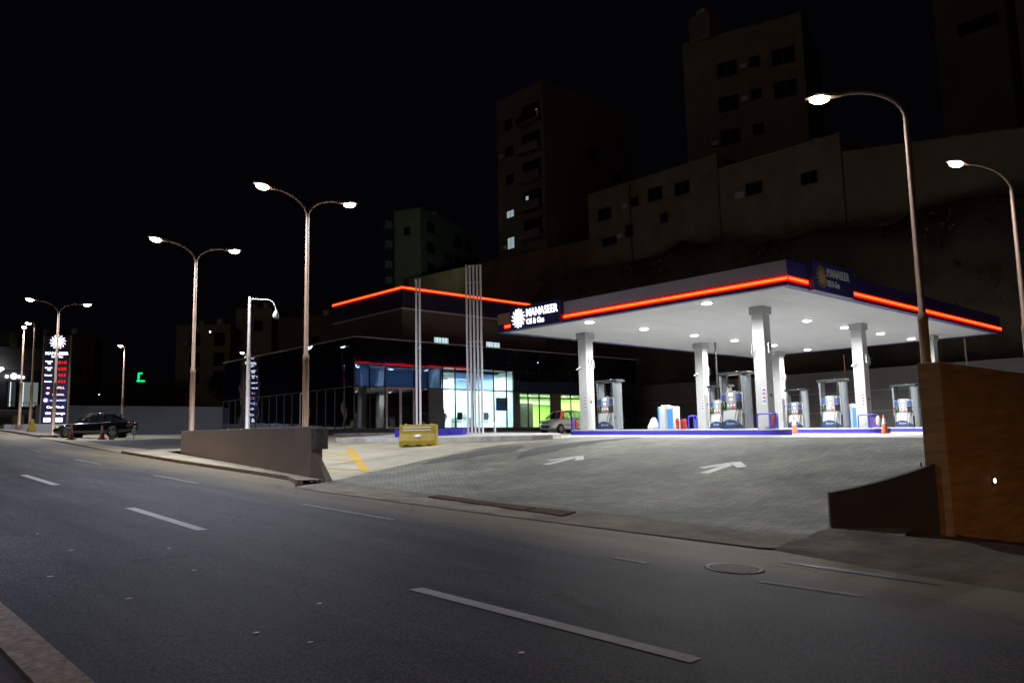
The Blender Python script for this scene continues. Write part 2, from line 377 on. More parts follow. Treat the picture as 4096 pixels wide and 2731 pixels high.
ys_ = [-200,-100,-50,-25,-12,-6]+[-3+1.5*i for i in range(60)]+[90,95,100,110,120,140,170,220,300]
vs = [(x,y,gz(x,y)) for x in xs_ for y in ys_]; ny = len(ys_)
fs = [(i*ny+j,(i+1)*ny+j,(i+1)*ny+j+1,i*ny+j+1) for i in range(len(xs_)-1) for j in range(ny-1)]
g = MB().add(vs, fs, True).build('ground', M_DIRT); struct(g)

EDGE = [(10.0,-60),(10.15,2.0),(10.25,4.2),(10.58,6.2),(10.28,8.5),(9.9,11.5),(9.68,13.6),(9.42,16.5),(9.45,17.9)]
EDGE2 = [(9.9,18.7),(10.3,20),(10.36,22.4),(10.35,27.2),(10.58,34.5)]
def road_far(y):
    P = EDGE+EDGE2+[(11.6,52),(11.6,72),(12.2,90),(15,160)]
    for i in range(1, len(P)):
        if y <= P[i][1]: 
            t = (y-P[i-1][1])/(P[i][1]-P[i-1][1]); return P[i-1][0]+(P[i][0]-P[i-1][0])*t
    return P[-1][0]
# road: asphalt carriageway
Yr = [-60,-30,-15]+[-8+i for i in range(0,80)]+[75,80,90,100,120,160]
A = [(1.55,y) for y in Yr]; B = [(road_far(y),y) for y in Yr]
vs = []; fs = []; nv = 10
for a, b in zip(A,B):
    for j in range(nv+1):
        t = j/nv; x = a[0]*(1-t)+b[0]*t; vs.append((x, a[1], road_z(x,a[1])))
for i in range(len(Yr)-1):
    for j in range(nv):
        k = i*(nv+1)+j; fs.append((k, k+1, k+nv+2, k+nv+1))
struct(MB().add(vs, fs, True).build('road', M_ASPH))
# near pavement and kerb
sheet('near_pavement', [(-8,-40),(-8,120)], [(1.29,-40),(1.29,120)], M_SIDE, dz=.085, zf=road_z, nu=60, nv=6)
def kerb(name, pts, w, h, m, zf, side=1, base=-.1):
    """kerb stone run following pts, width w towards side"""
    b = MB(); 
    L_ = []
    for i,(x,y) in enumerate(pts):
        a = Vector(pts[max(0,i-1)]); c = Vector(pts[min(len(pts)-1,i+1)]); d = (c-a).normalized(); n = Vector((d.y,-d.x))*side
        L_.append(((x,y),(x+n.x*w,y+n.y*w)))
    R = []
    for p,q in L_:
        z = zf(*p); z2 = zf(*q); z = max(z, z2)
        R.append([(p[0],p[1],z+base),(q[0],q[1],z+base),(q[0],q[1],z+h),(p[0],p[1],z+h)])
    b.rings(R, False, True); o = b.build(name, m); struct(o); return o
def dens(P, step=1.0):
    out = [P[0]]
    for a, b in zip(P[:-1], P[1:]):
        n = max(1, int(math.hypot(b[0]-a[0], b[1]-a[1])/step))
        for i in range(1, n+1): out.append((a[0]+(b[0]-a[0])*i/n, a[1]+(b[1]-a[1])*i/n))
    return out
kerb('near_kerb', [(1.55,-40+i*2) for i in range(80)], .27, .13, M_KERB, road_z, side=-1)
# far pavement (narrow, in front of the brown wall)
WA, WB = (10.67,19.4), (12.06,32.2)
kerb('far_kerb', dens(EDGE2), .16, .10, M_KERB, road_z, side=1)
sheet('far_pavement', [(x+.15,y) for x,y in dens(EDGE2)], [(10.72,18.8),(10.67,19.4),(11.0,22.4),(11.52,27.2),(12.2,34.4)], M_CONC, dz=.085, nu=30, nv=4,
      zf=lambda x,y: road_z(x,y))
# concrete strip with drain grates
STRIP_IN = [(11.9,5.0),(11.6,7.0),(11.5,8.5),(11.35,11.5),(11.3,13.6),(11.1,16.5),(10.75,18.7)]
sheet('gutter_strip', [(x-.06,y) for x,y in EDGE[3:]], STRIP_IN, mat('gutter_concrete',(0.10,0.08,0.057),.9,col2=(0.27,0.22,0.15),vscale=1.6,bump=.6,bscale=14,detail=10), dz=.012, nu=40, nv=6, noise=.01)
# brick paved ramp
BND = [(10.75,18.7),(12.84,19.95),(16.0,21.0),(18.1,21.3),(20.2,20.9),(22.2,20.5)]
sheet('paved_ramp', [(11.9,5.0),(14,5.2),(17,5.6),(20,6),(23.5,6)], BND[:1]+BND[1:]+[(23.5,20.4)], M_PAV, dz=.015, nu=60, nv=40)
sheet('paved_ramp_edge', [(11.9,5.0),(11.6,7.0),(11.5,8.5),(11.35,11.5),(11.3,13.6),(11.1,16.5),(10.75,18.7)], [(11.95,5.0),(12.0,8.5),(12.0,13.6),(11.8,16.5),(10.8,18.72)], M_PAV, dz=.0115, nu=30, nv=3)
# forecourt and yard
sheet('forecourt', [(23.5,0),(23.5,20.4),(23.5,80)], [(57,0),(57,40),(57,80)], M_FORE, dz=.016, nu=50, nv=40)
sheet('yard', [(10.75,18.7),(12.84,19.95),(16.0,21.0),(18.1,21.3),(20.2,20.9),(22.2,20.5),(23.5,20.4)],
      [(10.85,19.4),(13.4,34.0),(15,34),(18,34),(20,34),(22,34),(23.5,34)], mat('yard_concrete',(0.36,0.32,0.235),.75,var=.2,vscale=.8,bump=.25,bscale=15,detail=9), dz=.013, nu=40, nv=30)
sheet('side_entrance', [(10.58,34.5),(11.4,46),(11.65,53),(11.7,60),(12,72),(12,82)], [(23.5,34),(23.5,46),(23.5,53),(23.5,60),(23.5,72),(23.5,82)], M_CONC, dz=.012, nu=50, nv=30)
sheet('patch_of_asphalt', [(12.3,36.5),(12.2,42),(12.6,47)], [(17.2,35),(18,42),(17,48)], mat('old_asphalt',(0.07,0.068,0.065),.8,var=.25,vscale=2), dz=.018, nu=20, nv=10)
# two dark jagged bands laid along the edge of the ramp
M_DKBAND = mat('dark_band',(0.06,0.058,0.052),.9,var=.3,vscale=4)
def jag(P, a): return [(x+random.uniform(-a,a), y+random.uniform(-a,a)) for x,y in dens(P,.22)]
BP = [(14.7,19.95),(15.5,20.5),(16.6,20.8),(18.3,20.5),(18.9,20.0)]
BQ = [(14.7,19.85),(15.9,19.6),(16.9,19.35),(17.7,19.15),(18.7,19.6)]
sheet('dark_band_sheet', jag(BP,.02), jag(BQ,.13), M_DKBAND, dz=.022, nu=60, nv=3)
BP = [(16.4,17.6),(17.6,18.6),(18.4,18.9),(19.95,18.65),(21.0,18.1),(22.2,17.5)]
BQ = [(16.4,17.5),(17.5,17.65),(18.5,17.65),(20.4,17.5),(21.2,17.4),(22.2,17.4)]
sheet('dark_band_sheet', jag(BP,.02), jag(BQ,.13), M_DKBAND, dz=.024, nu=60, nv=3)

# ------------------------------------------------------------------ road markings
def strip(name, a, b, w, m, dz, zf=road_z, n=10, skew=0):
    a = Vector(a); b = Vector(b); d = (b-a).normalized(); q = Vector((d.y,-d.x))*w/2; vs = []; fs = []
    for i in range(n+1):
        p = a+(b-a)*i/n
        for e in (-1,1):
            c = p+q*e; vs.append((c.x,c.y,zf(c.x,c.y)+dz))
    fs = [(2*i,2*i+1,2*i+3,2*i+2) for i in range(n)]
    me = bpy.data.meshes.new(name); me.from_pydata(vs, [], fs); me.update()
    if me.polygons[0].normal.z < 0: me.flip_normals()
    me.materials.append(m); o = bpy.data.objects.new(name, me); COL.objects.link(o); o['kind'] = 'structure'; return o
for a, b in (((5.02,24.04),(4.98,20.7)),((4.91,15.41),(4.87,12.06)),((5.0,6.91),(5.19,3.66)),((5.06,32.4),(5.04,29.1)),((5.2,41),(5.15,38))):
    strip('lane_dash', a, b, .17, M_LINE, .006)
for a, b in (((8.35,48),(8.3,45)),((8.27,39.43),(8.14,36.2)),((7.92,30.75),(7.95,27.78)),((7.85,22.78),(7.86,19.84)),((7.8,14.51),(7.95,11.59)),((8.17,6.95),(8.2,6.45)),((8.34,4.97),(8.53,3.91))):
    strip('lane_dash', a, b, .12, M_LINE2, .006)
sl = [((16.68,27.3),(12.80,20.05),.28),((15.78,28.5),(15.23,24.75),.17),((14.2,25.6),(14.38,23.1),.15),((12.68,22.5),(13.0,20.45),.14)]
for a, b, w in sl: strip('yellow_hatching', a, b, w, M_YEL, .019, zf=ter)
strip('yellow_hatching', (17.2,33),(18.4,28.6), .12, M_YEL, .019, zf=ter)
def arrow(ox, oy, s):
    P = [(0,0),(-.88,.45),(-.66,.26),(-.9,0.20)]
    vs = []; fs = []
    def poly(pts):
        k = len(vs)
        # subdivide each as fan strip of quads following the slope
        for x, y in pts: vs.append((ox+x*s, oy+y*s, ter(ox+x*s, oy+y*s)+.024))
        fs.append(tuple(range(k, k+len(pts))))
    w = .17
    def seg(a, b, w0, w1, n=6):
        a = Vector(a); b = Vector(b); d = (b-a).normalized(); q = Vector((d.y,-d.x))
        for i in range(n):
            p0 = a+(b-a)*i/n; p1 = a+(b-a)*(i+1)/n; c0 = w0+(w1-w0)*i/n; c1 = w0+(w1-w0)*(i+1)/n
            poly([tuple(p0-q*c0),tuple(p0+q*c0),tuple(p1+q*c1),tuple(p1-q*c1)])
    seg((-1.42,.0),(-.30,.0),.12,.12)
    seg((-.02,.0),(-.86,.44),.10,.12)
    seg((-.0,.03),(-.58,-.50),.12,.12)
    me = bpy.data.meshes.new('arrow'); me.from_pydata(vs, [], fs); me.update()
    bm = bmesh.new(); bm.from_mesh(me)
    for f in bm.faces:
        if f.normal.z < 0: f.normal_flip()
    # lift the strokes 2 mm apart so they never share a plane
    for i, v in enumerate(bm.verts): v.co.z += .002*(i//24)
    bm.to_mesh(me); bm.free()
    me.materials.append(mat('arrow_paint',(0.66,0.66,0.58),.6,col2=(0.5,0.5,0.44),vscale=6)); o = bpy.data.objects.new('painted_arrow', me); COL.objects.link(o); o['kind'] = 'structure'
arrow(17.42, 10.84, 1.0); arrow(17.30, 15.86, 1.0)
# manhole cover and drain grates
z0 = road_z(8.82,5.6)
t = thing('manhole_cover', 'round ribbed iron manhole cover set in the asphalt near the road edge', 'manhole cover', (8.82,5.6,z0))
t.rotation_euler = (math.atan(.05), math.atan(.015), 0)
MB().lathe([(.36,0),(.36,.009),(.30,.011),(.295,.006),(0.001,.006)], 40).build('cover', mat('cast_iron',(0.17,0.15,0.14),.6,metal=.3,var=.2,vscale=20), t)
b = MB()
for i in range(-6,7):
    h = math.sqrt(max(0,.28**2-(i*.042)**2)); b.box(-h,h,i*.042-.011,i*.042+.011,.006,.014)
b.build('rib', MATS['cast_iron'], t); 
GR = [((10.66,14.25),(11.02,14.32),(11.06,12.45),(10.66,12.33)),((10.67,12.28),(11.07,12.40),(11.13,11.40),(10.68,11.28)),((10.69,11.22),(11.14,11.34),(11.24,10.45),(10.68,10.28))]
for i, P in enumerate(GR):
    t = thing('drain_grate', ['long rusty drain grate nearest the brown wall in the concrete gutter','short rusty drain grate between two others in the gutter','rusty drain grate at the right end of the gutter row'][i], 'drain grate', (P[0][0],P[0][1],0), 0, 'rusty drain grates in the gutter strip')
    q = [(x-P[0][0], y-P[0][1]) for x,y in P]
    zf = lambda x,y,P=P: ter(x+P[0][0],y+P[0][1])
    MB().prism(q, lambda x,y: zf(x,y)+.0, lambda x,y: zf(x,y)+.024).build('frame', mat('drain_pit',(0.035,0.02,0.014),.9), t)
    b = MB(); n = 9
    for k in range(n):
        u0 = (k+.18)/n; u1 = (k+.75)/n
        def L(u,a,b_): return (q[a][0]*(1-u)+q[b_][0]*u, q[a][1]*(1-u)+q[b_][1]*u)
        b.prism([L(u0,0,1),L(u1,0,1),L(u1,3,2),L(u0,3,2)], lambda x,y: zf(x,y)+.02, lambda x,y: zf(x,y)+.036)
    b.build('bars', M_RUST, t)
# litter
for i,(x,y) in enumerate([(2.9,11.2),(2.3,9.6),(3.6,9.1),(3.9,10.7),(2.6,8.1),(3.9,6.9),(3.2,5.8),(3.0,6.3),(4.3,4.6),(2.7,4.0),(3.3,3.3),(2.9,12.9),(2.2,14.0),(2.6,15.5)]):
    b = MB(); n = 6; r = .012+.009*random.random()
    pts = [(r*(1+.5*random.random())*cos(2*pi*k/n)*1.4, r*(1+.5*random.random())*sin(2*pi*k/n)) for k in range(n)]
    b.prism(pts, 0.001, .007)
    o = b.build('paper_scrap', mat('paper',(0.7,0.72,0.75),.7), None, loc=(x,y,road_z(x,y)), rot=random.random()*3)
    tag(o, 'tiny pale scrap of litter lying on the dark asphalt of the near lanes', 'litter', 'scraps of litter on the road')

# ------------------------------------------------------------------ walls by the road
t = thing('boundary_wall', 'long brown rendered wall beside the pavement left of the ramp', 'wall', (WA[0],WA[1],0))
dx, dy = WB[0]-WA[0], WB[1]-WA[1]; L_ = math.hypot(dx,dy); nx, ny_ = dy/L_, -dx/L_
q = [(0,0),(dx,dy),(dx+nx*.32,dy+ny_*.32),(nx*.32,ny_*.32)]
MB().prism(q, lambda x,y: road_z(x+WA[0],y+WA[1])-.3, lambda x,y: .485+.012*(y)).build('wall_face', M_WALL, t, bevel=.01)
MB().prism([(0.0,-.27),(.36,-.29),(.34,-.02),(0,-.02)], -.12, .44).build('end_pier', M_KERBN if 0 else mat('raw_concrete',(0.13,0.125,0.11),.9,var=.4,vscale=6,bump=.6,bscale=20), t, bevel=.02)
# sloping wing at the end of the wall
b = MB(); P = [(0,0,-1.15),(0,0,-.12),(.14,-.55,-.92),(.14,-.55,-1.15)]
vs = [p for p in P]+[(p[0]+.2,p[1]+.02,p[2]) for p in P]
b.add(vs, [(0,1,2,3),(7,6,5,4),(0,4,5,1),(1,5,6,2),(2,6,7,3),(3,7,4,0)]); b.build('sloping_wing', M_WALL, t)
for p in t.children[-1:]: p.location = (0,-.02,0)
# rubble at the wall foot
for i in range(5):
    a = random.random()*6; r = .05+.05*random.random()
    x, y = 10.25+.4*random.random(), 18.5+.7*random.random()
    b = MB(); b.lathe([(r*.5,0),(r,r*.4),(r*.8,r*.8),(r*.3,r)], 6, smooth=False)
    o = b.build('rubble_stone', mat('rubble',(0.15,0.13,0.11),.9,var=.3,vscale=9), None, loc=(x,y,ter(x,y)), rot=a)
    tag(o, 'small broken stone in the gutter below the end of the brown wall', 'stone', 'broken stones at the wall end')

# wall at right, sodium orange put into its colour, with small wall light
t = thing('gate_wall', 'tall wall tinted ochre by sodium light at the right edge with a small lit lamp in it', 'wall', (13.42,4.66,0))
MB().prism([(0,0),(14,0),(14,.34),(0,.34)], -4.2, lambda x,y: 1.085+.0*x).build('wall_face', M_WALLO, t, bevel=.012)
MB().lathe([(.055,0),(.055,.03),(.001,.03)], 20, M=face_matrix((1.96,0,-.84),(0,-1,0))).build('light_ring', M_SIL, t)
MB().lathe([(.04,.028),(.035,.042),(.001,.045)], 20, M=face_matrix((1.96,0,-.84),(0,-1,0))).build('light_lens', emis('wall_light',(1,1,.95),9), t)
# low wall in front; its unlit look is put into the dark colour
t = thing('low_wall', 'low dark wall with rising top in front of the ochre wall', 'wall', (12.55,6.17,0))
b = MB(); a = Vector((0,0)); c = Vector((.80,-1.34)); d = (c-a).normalized(); nrm = Vector((-d.y, d.x))
n = 14; R = []
for i in range(n+1):
    u = i/n; p = a+(c-a)*u; w = .30; q2 = p+nrm*w
    zt = -.93+.27*u+.17*u**2.0
    R.append([(p.x,p.y,-1.9),(q2.x,q2.y,-1.9),(q2.x,q2.y,zt),(p.x,p.y,zt)])
b.rings(R, False, True); b.build('wall_face', M_DARKW, t, bevel=.01)
b = MB()
for k,(x,y) in enumerate(((13.7,5.02),(13.72,5.10),(13.68,5.16))): b.tube([(x,y,-1.3),(x+.01,y,-.44-.02*k)], .012, 6)
o = b.build('rebar', M_RUST, None); tag(o, 'short rusty rods sticking up behind the low dark wall', 'rods')
# mound of dirt by the road at right
def mound(x, y):
    h = .16*math.exp(-((x-12.2)/1.2)**2-((y-4.6)/2.2)**2) + .07*math.exp(-((x-11.2)/.7)**2-((y-3.2)/1.0)**2)
    h += .05*sin(x*3.1+y*1.3)*sin(y*2.3-x)*.6
    return h
A = [(10.0,-8)]+[(road_far(y)-.10,y) for y in [-4,-2,0,1,2,3,4,5,6.1]]
B = [(14.6,-8),(14.6,-4),(14.6,-2),(14.6,0),(14.5,1),(14.5,2),(14.4,3),(14.4,4),(14.3,5.0),(13.6,6.0)]
sheet('dirt_verge', A, B, M_DIRT, dz=-0.02, nu=80, nv=40, zf=lambda x,y: road_z(x,y)+.06*ss((x-road_far(y)+.08)/.35)+mound(x,y)*ss((x-road_far(y))/.8)-1.6*ss((x-13.55)/.8)*ss((4.55-y)/.25), noise=.03)
# puddle-like bare strip of asphalt at the edge
sheet('asphalt_scar', [(9.7,5.6),(9.75,4.6),(9.85,3.6)], [(9.72,5.6),(9.98,4.5),(9.87,3.6)], mat('wet_asphalt',(0.06,0.07,0.09),.5), dz=.008, nu=12, nv=3, zf=road_z)

# ------------------------------------------------------------------ street lamps
def lamp_head(parent, M, k=1.0):
    """LED head along local +x of M, lens facing down"""
    b = MB(); R = []
    for x,w,h0,h1 in ((0,.04,-.03,.03),(.10,.07,-.035,.045),(.28,.13,-.03,.06),(.62,.13,-.02,.05),(.74,.06,-.01,.025)):
        R.append([tuple(M @ Vector(p)) for p in ((x,-w,h0),(x,w,h0),(x,w*.8,h1),(x,-w*.8,h1))])
    b.rings(R, False, True); hd = b.build('lamp_head', M_BRZ, parent, bevel=.008)
    R = []
    for z,s in ((-.018,1.0),(-.08,.95),(-.125,.6)):
        R.append([tuple(M @ Vector((.45+.21*s*cos(2*pi*i/16), .15*s*sin(2*pi*i/16), z))) for i in range(16)][::-1])
    MB().rings(R, True, True).build('lens', M_LAMP, hd)
def arm_pts(a, b, hf, dirv, n=9, up0=0):
    return [(dirv[0]*a*(1-cos(pi/2*i/n)), dirv[1]*a*(1-cos(pi/2*i/n)), hf+b*sin(pi/2*i/n)) for i in range(n+1)]
def street_lamp(label, loc, hf, arms, power, group='street lamps', m=M_BRZ, a=1.15, b_=.75, col=(.84,.89,1.0), tilt=.10):
    t = thing('street_lamp', label, 'street lamp', loc, 0, group)
    MB().lathe([(.17,0),(.17,.02),(.10,.03),(.095,hf*.42),(.10,hf*.42+.02),(.10,hf*.42+.16),(.07,hf*.42+.2),(.055,hf)], 14).build('pole', m, t)
    MB().box(-.2,.2,-.2,.2,-.25,.025).build('base_plate', m, t)
    for dirv in arms:
        d = Vector((dirv[0],dirv[1],0)).normalized()
        P = arm_pts(a, b_, hf-.02, (d.x,d.y))
        MB().tube(P, [.05]+[.042]*(len(P)-2)+[.035], 8).build('arm', m, t)
        e = Vector(P[-1])
        x = (d + Vector((0,0,tilt))).normalized(); y = Vector((0,0,1)).cross(d).normalized(); z = x.cross(y)
        M = Matrix(((x.x,y.x,z.x,e.x-d.x*.05),(x.y,y.y,z.y,e.y-d.y*.05),(x.z,y.z,z.z,e.z-.01),(0,0,0,1)))
        lamp_head(t, M)
        c = M @ Vector((.45,0,-.24))
        l = light('lamp_light', 'SPOT', c, power, col, t, spot_size=rad(162), spot_blend=1.0, shadow_soft_size=.12)
    return t
PW = 1800
street_lamp('double-armed street lamp standing behind the near end of the brown wall', (12.4,22.9,ter(12.4,22.9)), 7.24-ter(12.4,22.9), [(-1,0),(1,0)], PW)
street_lamp('double-armed street lamp standing behind the far end of the brown wall', (12.08,31.2,ter(12.08,31.2)), 7.17-ter(12.08,31.2), [(-1,0),(1,0)], PW*1.2)
street_lamp('double-armed street lamp in front of the lit price sign and black saloon', (12.6,53.6,.80), 7.3, [(-1,0),(1,0)], PW*1.2, m=M_BRZ)
street_lamp('bronze street lamp on the kerb beside the far yellow barrier', (13.6,64,1.35), 7.3, [(-.5,.8)], PW, m=M_BRZ, a=.2, b_=.3)
street_lamp('street lamp with its head on top of a plain pole left of the bronze one', (14.15,70,1.9), 7.35, [(-.2,-.9)], PW*.7, a=.03, b_=.08)
street_lamp('most distant double-armed street lamp beyond the lit price sign', (21.5,118,4.5), 5.3, [(-1,0),(1,0)], PW, a=1.2)
street_lamp('slim street lamp behind the grey wall above the boot of the black saloon', (21.8,71.2,1.1), 7.1, [(-.8,-.6)], PW*.5, a=.12, b_=.3)
street_lamp('street lamp behind the station building seen beside the dome camera pole', (33.0,72.6,1.1), 7.3, [(-.8,-.6)], PW*.6, a=.2, b_=.3)
street_lamp('tall curved street lamp with a bronze pole behind the ochre wall', (17.0,6.15,-.9), 7.35, [(-.30,.95)], PW*.5, m=M_BRZ, a=1.25, b_=.85)
street_lamp('curved street lamp at the right edge beyond the ochre wall', (27.0,6.95,-.22), 7.35, [(-.82,.57)], PW*.6, m=M_BRZ, a=1.35, b_=.8)
# sodium lamp on the near pavement, beside the camera, outside the picture
def sodium():
    t = thing('street_lamp', 'sodium street lamp on the near pavement outside the picture', 'street lamp', (0.6,-14.0,-2.3), 0)
    MB().lathe([(.12,0),(.10,3),(.06,6)], 12).build('pole', M_METAL, t)
    P = arm_pts(1.2,.6,6,(1,0)); MB().tube(P,.04,8).build('arm', M_METAL, t)
    M = Matrix.Translation((1.15,0,6.6)); lamp_head(t, M)
    for c in t.children:
        for cc in c.children: cc.data.materials[0] = emis('sodium_lens',(1,.45,.08),40)
    light('lamp_light','SPOT',(1.6,0,6.40),2000,(1,.47,.14),t,spot_size=rad(178),spot_blend=.3,shadow_soft_size=.12)
sodium()
street_lamp('street lamp on the near pavement outside the picture at left', (-1.3,16.0,-.85), 7.6, [(1,0)], PW*1.6, col=(.68,.72,1))
# poles with other fittings
zc = ter(14.6,31.8)
t = thing('camera_pole', 'grey pole with a curved bracket carrying a dome camera', 'camera pole', (14.6,31.8,zc))
H = 6.2-zc
MB().lathe([(.15,0),(.15,.02),(.09,.03),(.085,H*.6),(.09,H*.6+.02),(.07,H*.66),(.06,H)], 14).build('pole', M_METAL, t)
dv = Vector((.62,-.78)).normalized()
P = [(0,0,H-.1),(dv.x*.75,dv.y*.75,H-.16)]
MB().tube(P,.03,8).build('bracket', M_METAL, t)
P = [(dv.x*(.75+.42*sin(a*pi/12)), dv.y*(.75+.42*sin(a*pi/12)), H-.16-.5*(1-cos(a*pi/12))) for a in range(7)]
MB().tube(P,.025,8).build('curved_arm', M_METAL, t)
cx, cy = dv.x*1.17, dv.y*1.17
dm = MB().lathe([(.03,.18),(.05,.12),(.10,.05),(.125,-.05),(.12,-.14),(.10,-.17)], 18, c=(cx,cy,H-.78)).build('camera_housing', M_WHITE, t)
MB().lathe([(.09,-.172),(.075,-.22),(.03,-.25),(.002,-.255)], 16, c=(cx,cy,H-.78)).build('dome', M_BLACK, dm)
def vent(label, x, y, n, dirv, zt, zb, bars):
    t = thing('vent_pipes', label, 'vent pipes', (x,y,zb)); d = Vector(dirv).normalized()
    for i in range(n):
        px, py = d.x*i*.155, d.y*i*.155
        MB().tube([(px,py,0),(px,py,zt-zb)], .043, 12).build('pipe', mat('white_pipe',(0.88,0.86,0.9),.4), t)
        MB().lathe([(.03,0),(.065,.01),(.065,.05),(.03,.07)], 10, c=(px,py,zt-zb)).build('vent_cap', M_GRAY, t)
    for z in bars:
        a = Vector((-d.x*.06-d.y*.035, -d.y*.06+d.x*.035)); c = Vector((d.x*((n-1)*.155+.06)-d.y*.035, d.y*((n-1)*.155+.06)+d.x*.035))
        o = MB().tube([(a.x,a.y,z-zb),(c.x,c.y,z-zb)], .018, 6).build('crossbar', MATS['white_pipe'], t)
vent('pair of tall white vent pipes behind the yellow barrier', 20.02, 27.5, 2, (.62,-.78), 6.87, .1, (6.25,3.95))
vent('row of five tall white vent pipes tied together by crossbars', 21.72, 26.2, 5, (.62,-.78), 7.45, .1, (6.75,4.2))
for (x,y,zt,lab,m) in ((53.5,24.6,5.2,'thin reddish pole seen under the canopy behind the pumps',mat('red_pole',(0.35,0.12,0.12),.5)),(54,17.2,5.6,'thin pale pole behind the right end of the canopy',M_METAL)):
    o = MB().tube([(0,0,0),(0,0,zt)], [.07,.05], 10).build('thin_pole', m, None, loc=(x,y,.1)); tag(o, lab, 'pole')
# kerbed islands of concrete
def prism_obj(name, pts, z0, z1, m, parent=None, bevel=.02): return MB().prism(pts, z0, z1).build(name, m, parent, bevel)
KI = [(18.6,31.6),(19.0,28.6),(19.5,25),(19.95,22.2),(20.5,21.1),(21.2,20.75),(22.0,21.1),(22.6,22.2),(22.7,31.6)]
o = prism_obj('kerbed_island', KI, lambda x,y: ter(x,y)-.1, lambda x,y: max(.18,ter(x,y)+.17), M_KERBN); struct(o)
o = prism_obj('lamp_island', [(11.75,53.4),(12.6,53.2),(13.4,54.7),(13.9,62),(14.2,72),(12.6,72),(12.1,60)], lambda x,y: ter(x,y)-.1, lambda x,y: ter(x,y)+.15, mat('old_kerb',(0.20,0.17,0.14),.9,var=.3,vscale=3)); struct(o)
o = prism_obj('totem_island', [(13.6,72.3),(20.5,69),(21,76),(14.5,80)], lambda x,y: ter(x,y)-.1, lambda x,y: 2.03, mat('light_kerb',(0.34,0.34,0.36),.8,var=.1,vscale=2)); struct(o)
# blue painted plinth around the vent pipes
t = thing('vent_plinth', 'low bright blue plinth behind the yellow barrier', 'plinth', (19.3,28.2,0)); t.rotation_euler = (0,0,math.atan2(-.78,.62))
MB().box(0,2.35,.25,1.0,.05,.56).build('block', M_BLUE, t, bevel=.02)
MB().box(2.38,2.95,.15,.9,.05,.54).build('end_block', M_BLUE, t, bevel=.02)
t = thing('vent_plinth', 'flat blue painted slab on the kerbed island left of the barrier', 'plinth', (19.2,30.9,.16)); t.rotation_euler = (0,0,math.atan2(-.78,.62))
MB().prism([(0,0),(1.3,0),(1.3,.9),(.4,.9)], 0, .10).build('slab', M_BLUE, t)
t = thing('vent_plinth', 'flat blue painted slab behind the five vent pipes', 'plinth', (22.35,26.6,.16)); t.rotation_euler = (0,0,math.atan2(-.78,.62))
MB().prism([(0,0),(1.7,0),(1.5,.7),(.2,.7)], 0, .14).build('slab', M_BLUE, t)
o = MB().lathe([(.05,0),(.05,.55),(.03,.58),(.001,.58)], 12).build('bollard', M_WHITE, None, loc=(23.2,26.2,.25)); tag(o, 'short pale bollard right of the five vent pipes', 'bollard')

# ------------------------------------------------------------------ canopy
X0, X1, Y0, Y1, ZS, ZT = 25.1, 47.3, 13.3, 28.0, 5.05, 5.92
t = CAN = thing('petrol_canopy', 'wide flat petrol station canopy with navy fascia and red light strip', 'canopy', (28.8,16.5,stn_z(28.8,16.5)))
def cp(o):  # parent keeping world coords
    o.parent = CAN; o.location = Vector(o.location) - Vector(CAN.location); return o
def cbox(name, m, *a, **k): return cp(box(name, m, None, *a, **k))
b = MB(); nxp = 22; nyp = 9  # soffit planks with seams
for i in range(nyp):
    y0 = Y0+.3+(Y1-Y0-.6)*i/nyp; y1 = Y0+.3+(Y1-Y0-.6)*(i+1)/nyp
    b.box(X0+.3, X1-.3, y0+.004, y1-.004, ZS, ZS+.05)
cp(b.build('soffit', M_SOFF))
cbox('soffit_backing', M_CAP, X0+.3,X1-.3,Y0+.3,Y1-.3,ZS+.055,ZS+.4)
zr_ = ZS+.21
# fascia: navy band all round; lamp sheen painted as pale panel on road side
cbox('fascia', M_NAVY, X0,X0+.3,Y0,Y1,ZS-.02,ZT)
cbox('fascia', M_NAVY, X0+.3,X1,Y0,Y0+.3,ZS-.02,ZT)
cbox('light_strip', M_LEDR, X0+.5,X1-.5,Y1+.003,Y1+.06,zr_-.10,zr_+.10)
cbox('fascia', M_NAVY, X1-.3,X1,Y0+.3,Y1-.3,ZS-.02,ZT)
cbox('fascia', M_NAVY, X0+.3,X1,Y1-.3,Y1,ZS-.02,ZT)
cbox('painted_fascia_light', M_LAV, X0-.012,X0,Y0,23.7,ZS+.34,ZT-.02)
cbox('painted_fascia_light', mat('orange_light_tint',(0.32,0.20,0.14),.5,metal=.2), X0-.012,X0,26.9,Y1,ZS+.34,ZT-.02)  # orange light on this end of the fascia put into the panel colour
zr = ZS+.21
for (a0,a1) in ((Y0-.06,23.72),(26.95,Y1-.5)):
    cbox('light_strip', M_LEDR, X0-.05,X0-.003,a0,a1,zr-.08,zr+.08)
    cbox('light_strip', M_LEDC, X0-.058,X0-.051,a0+.03,a1-.05,zr-.036,zr+.036)
for (a0,a1) in ((X0-.003,26.5),(29.7,X1+.02)):
    cbox('light_strip', M_LEDR, a0,a1,Y0-.05,Y0-.003,zr-.08,zr+.08)
    cbox('light_strip', M_LEDC, a0,a1-.05,Y0-.058,Y0-.051,zr-.036,zr+.036)
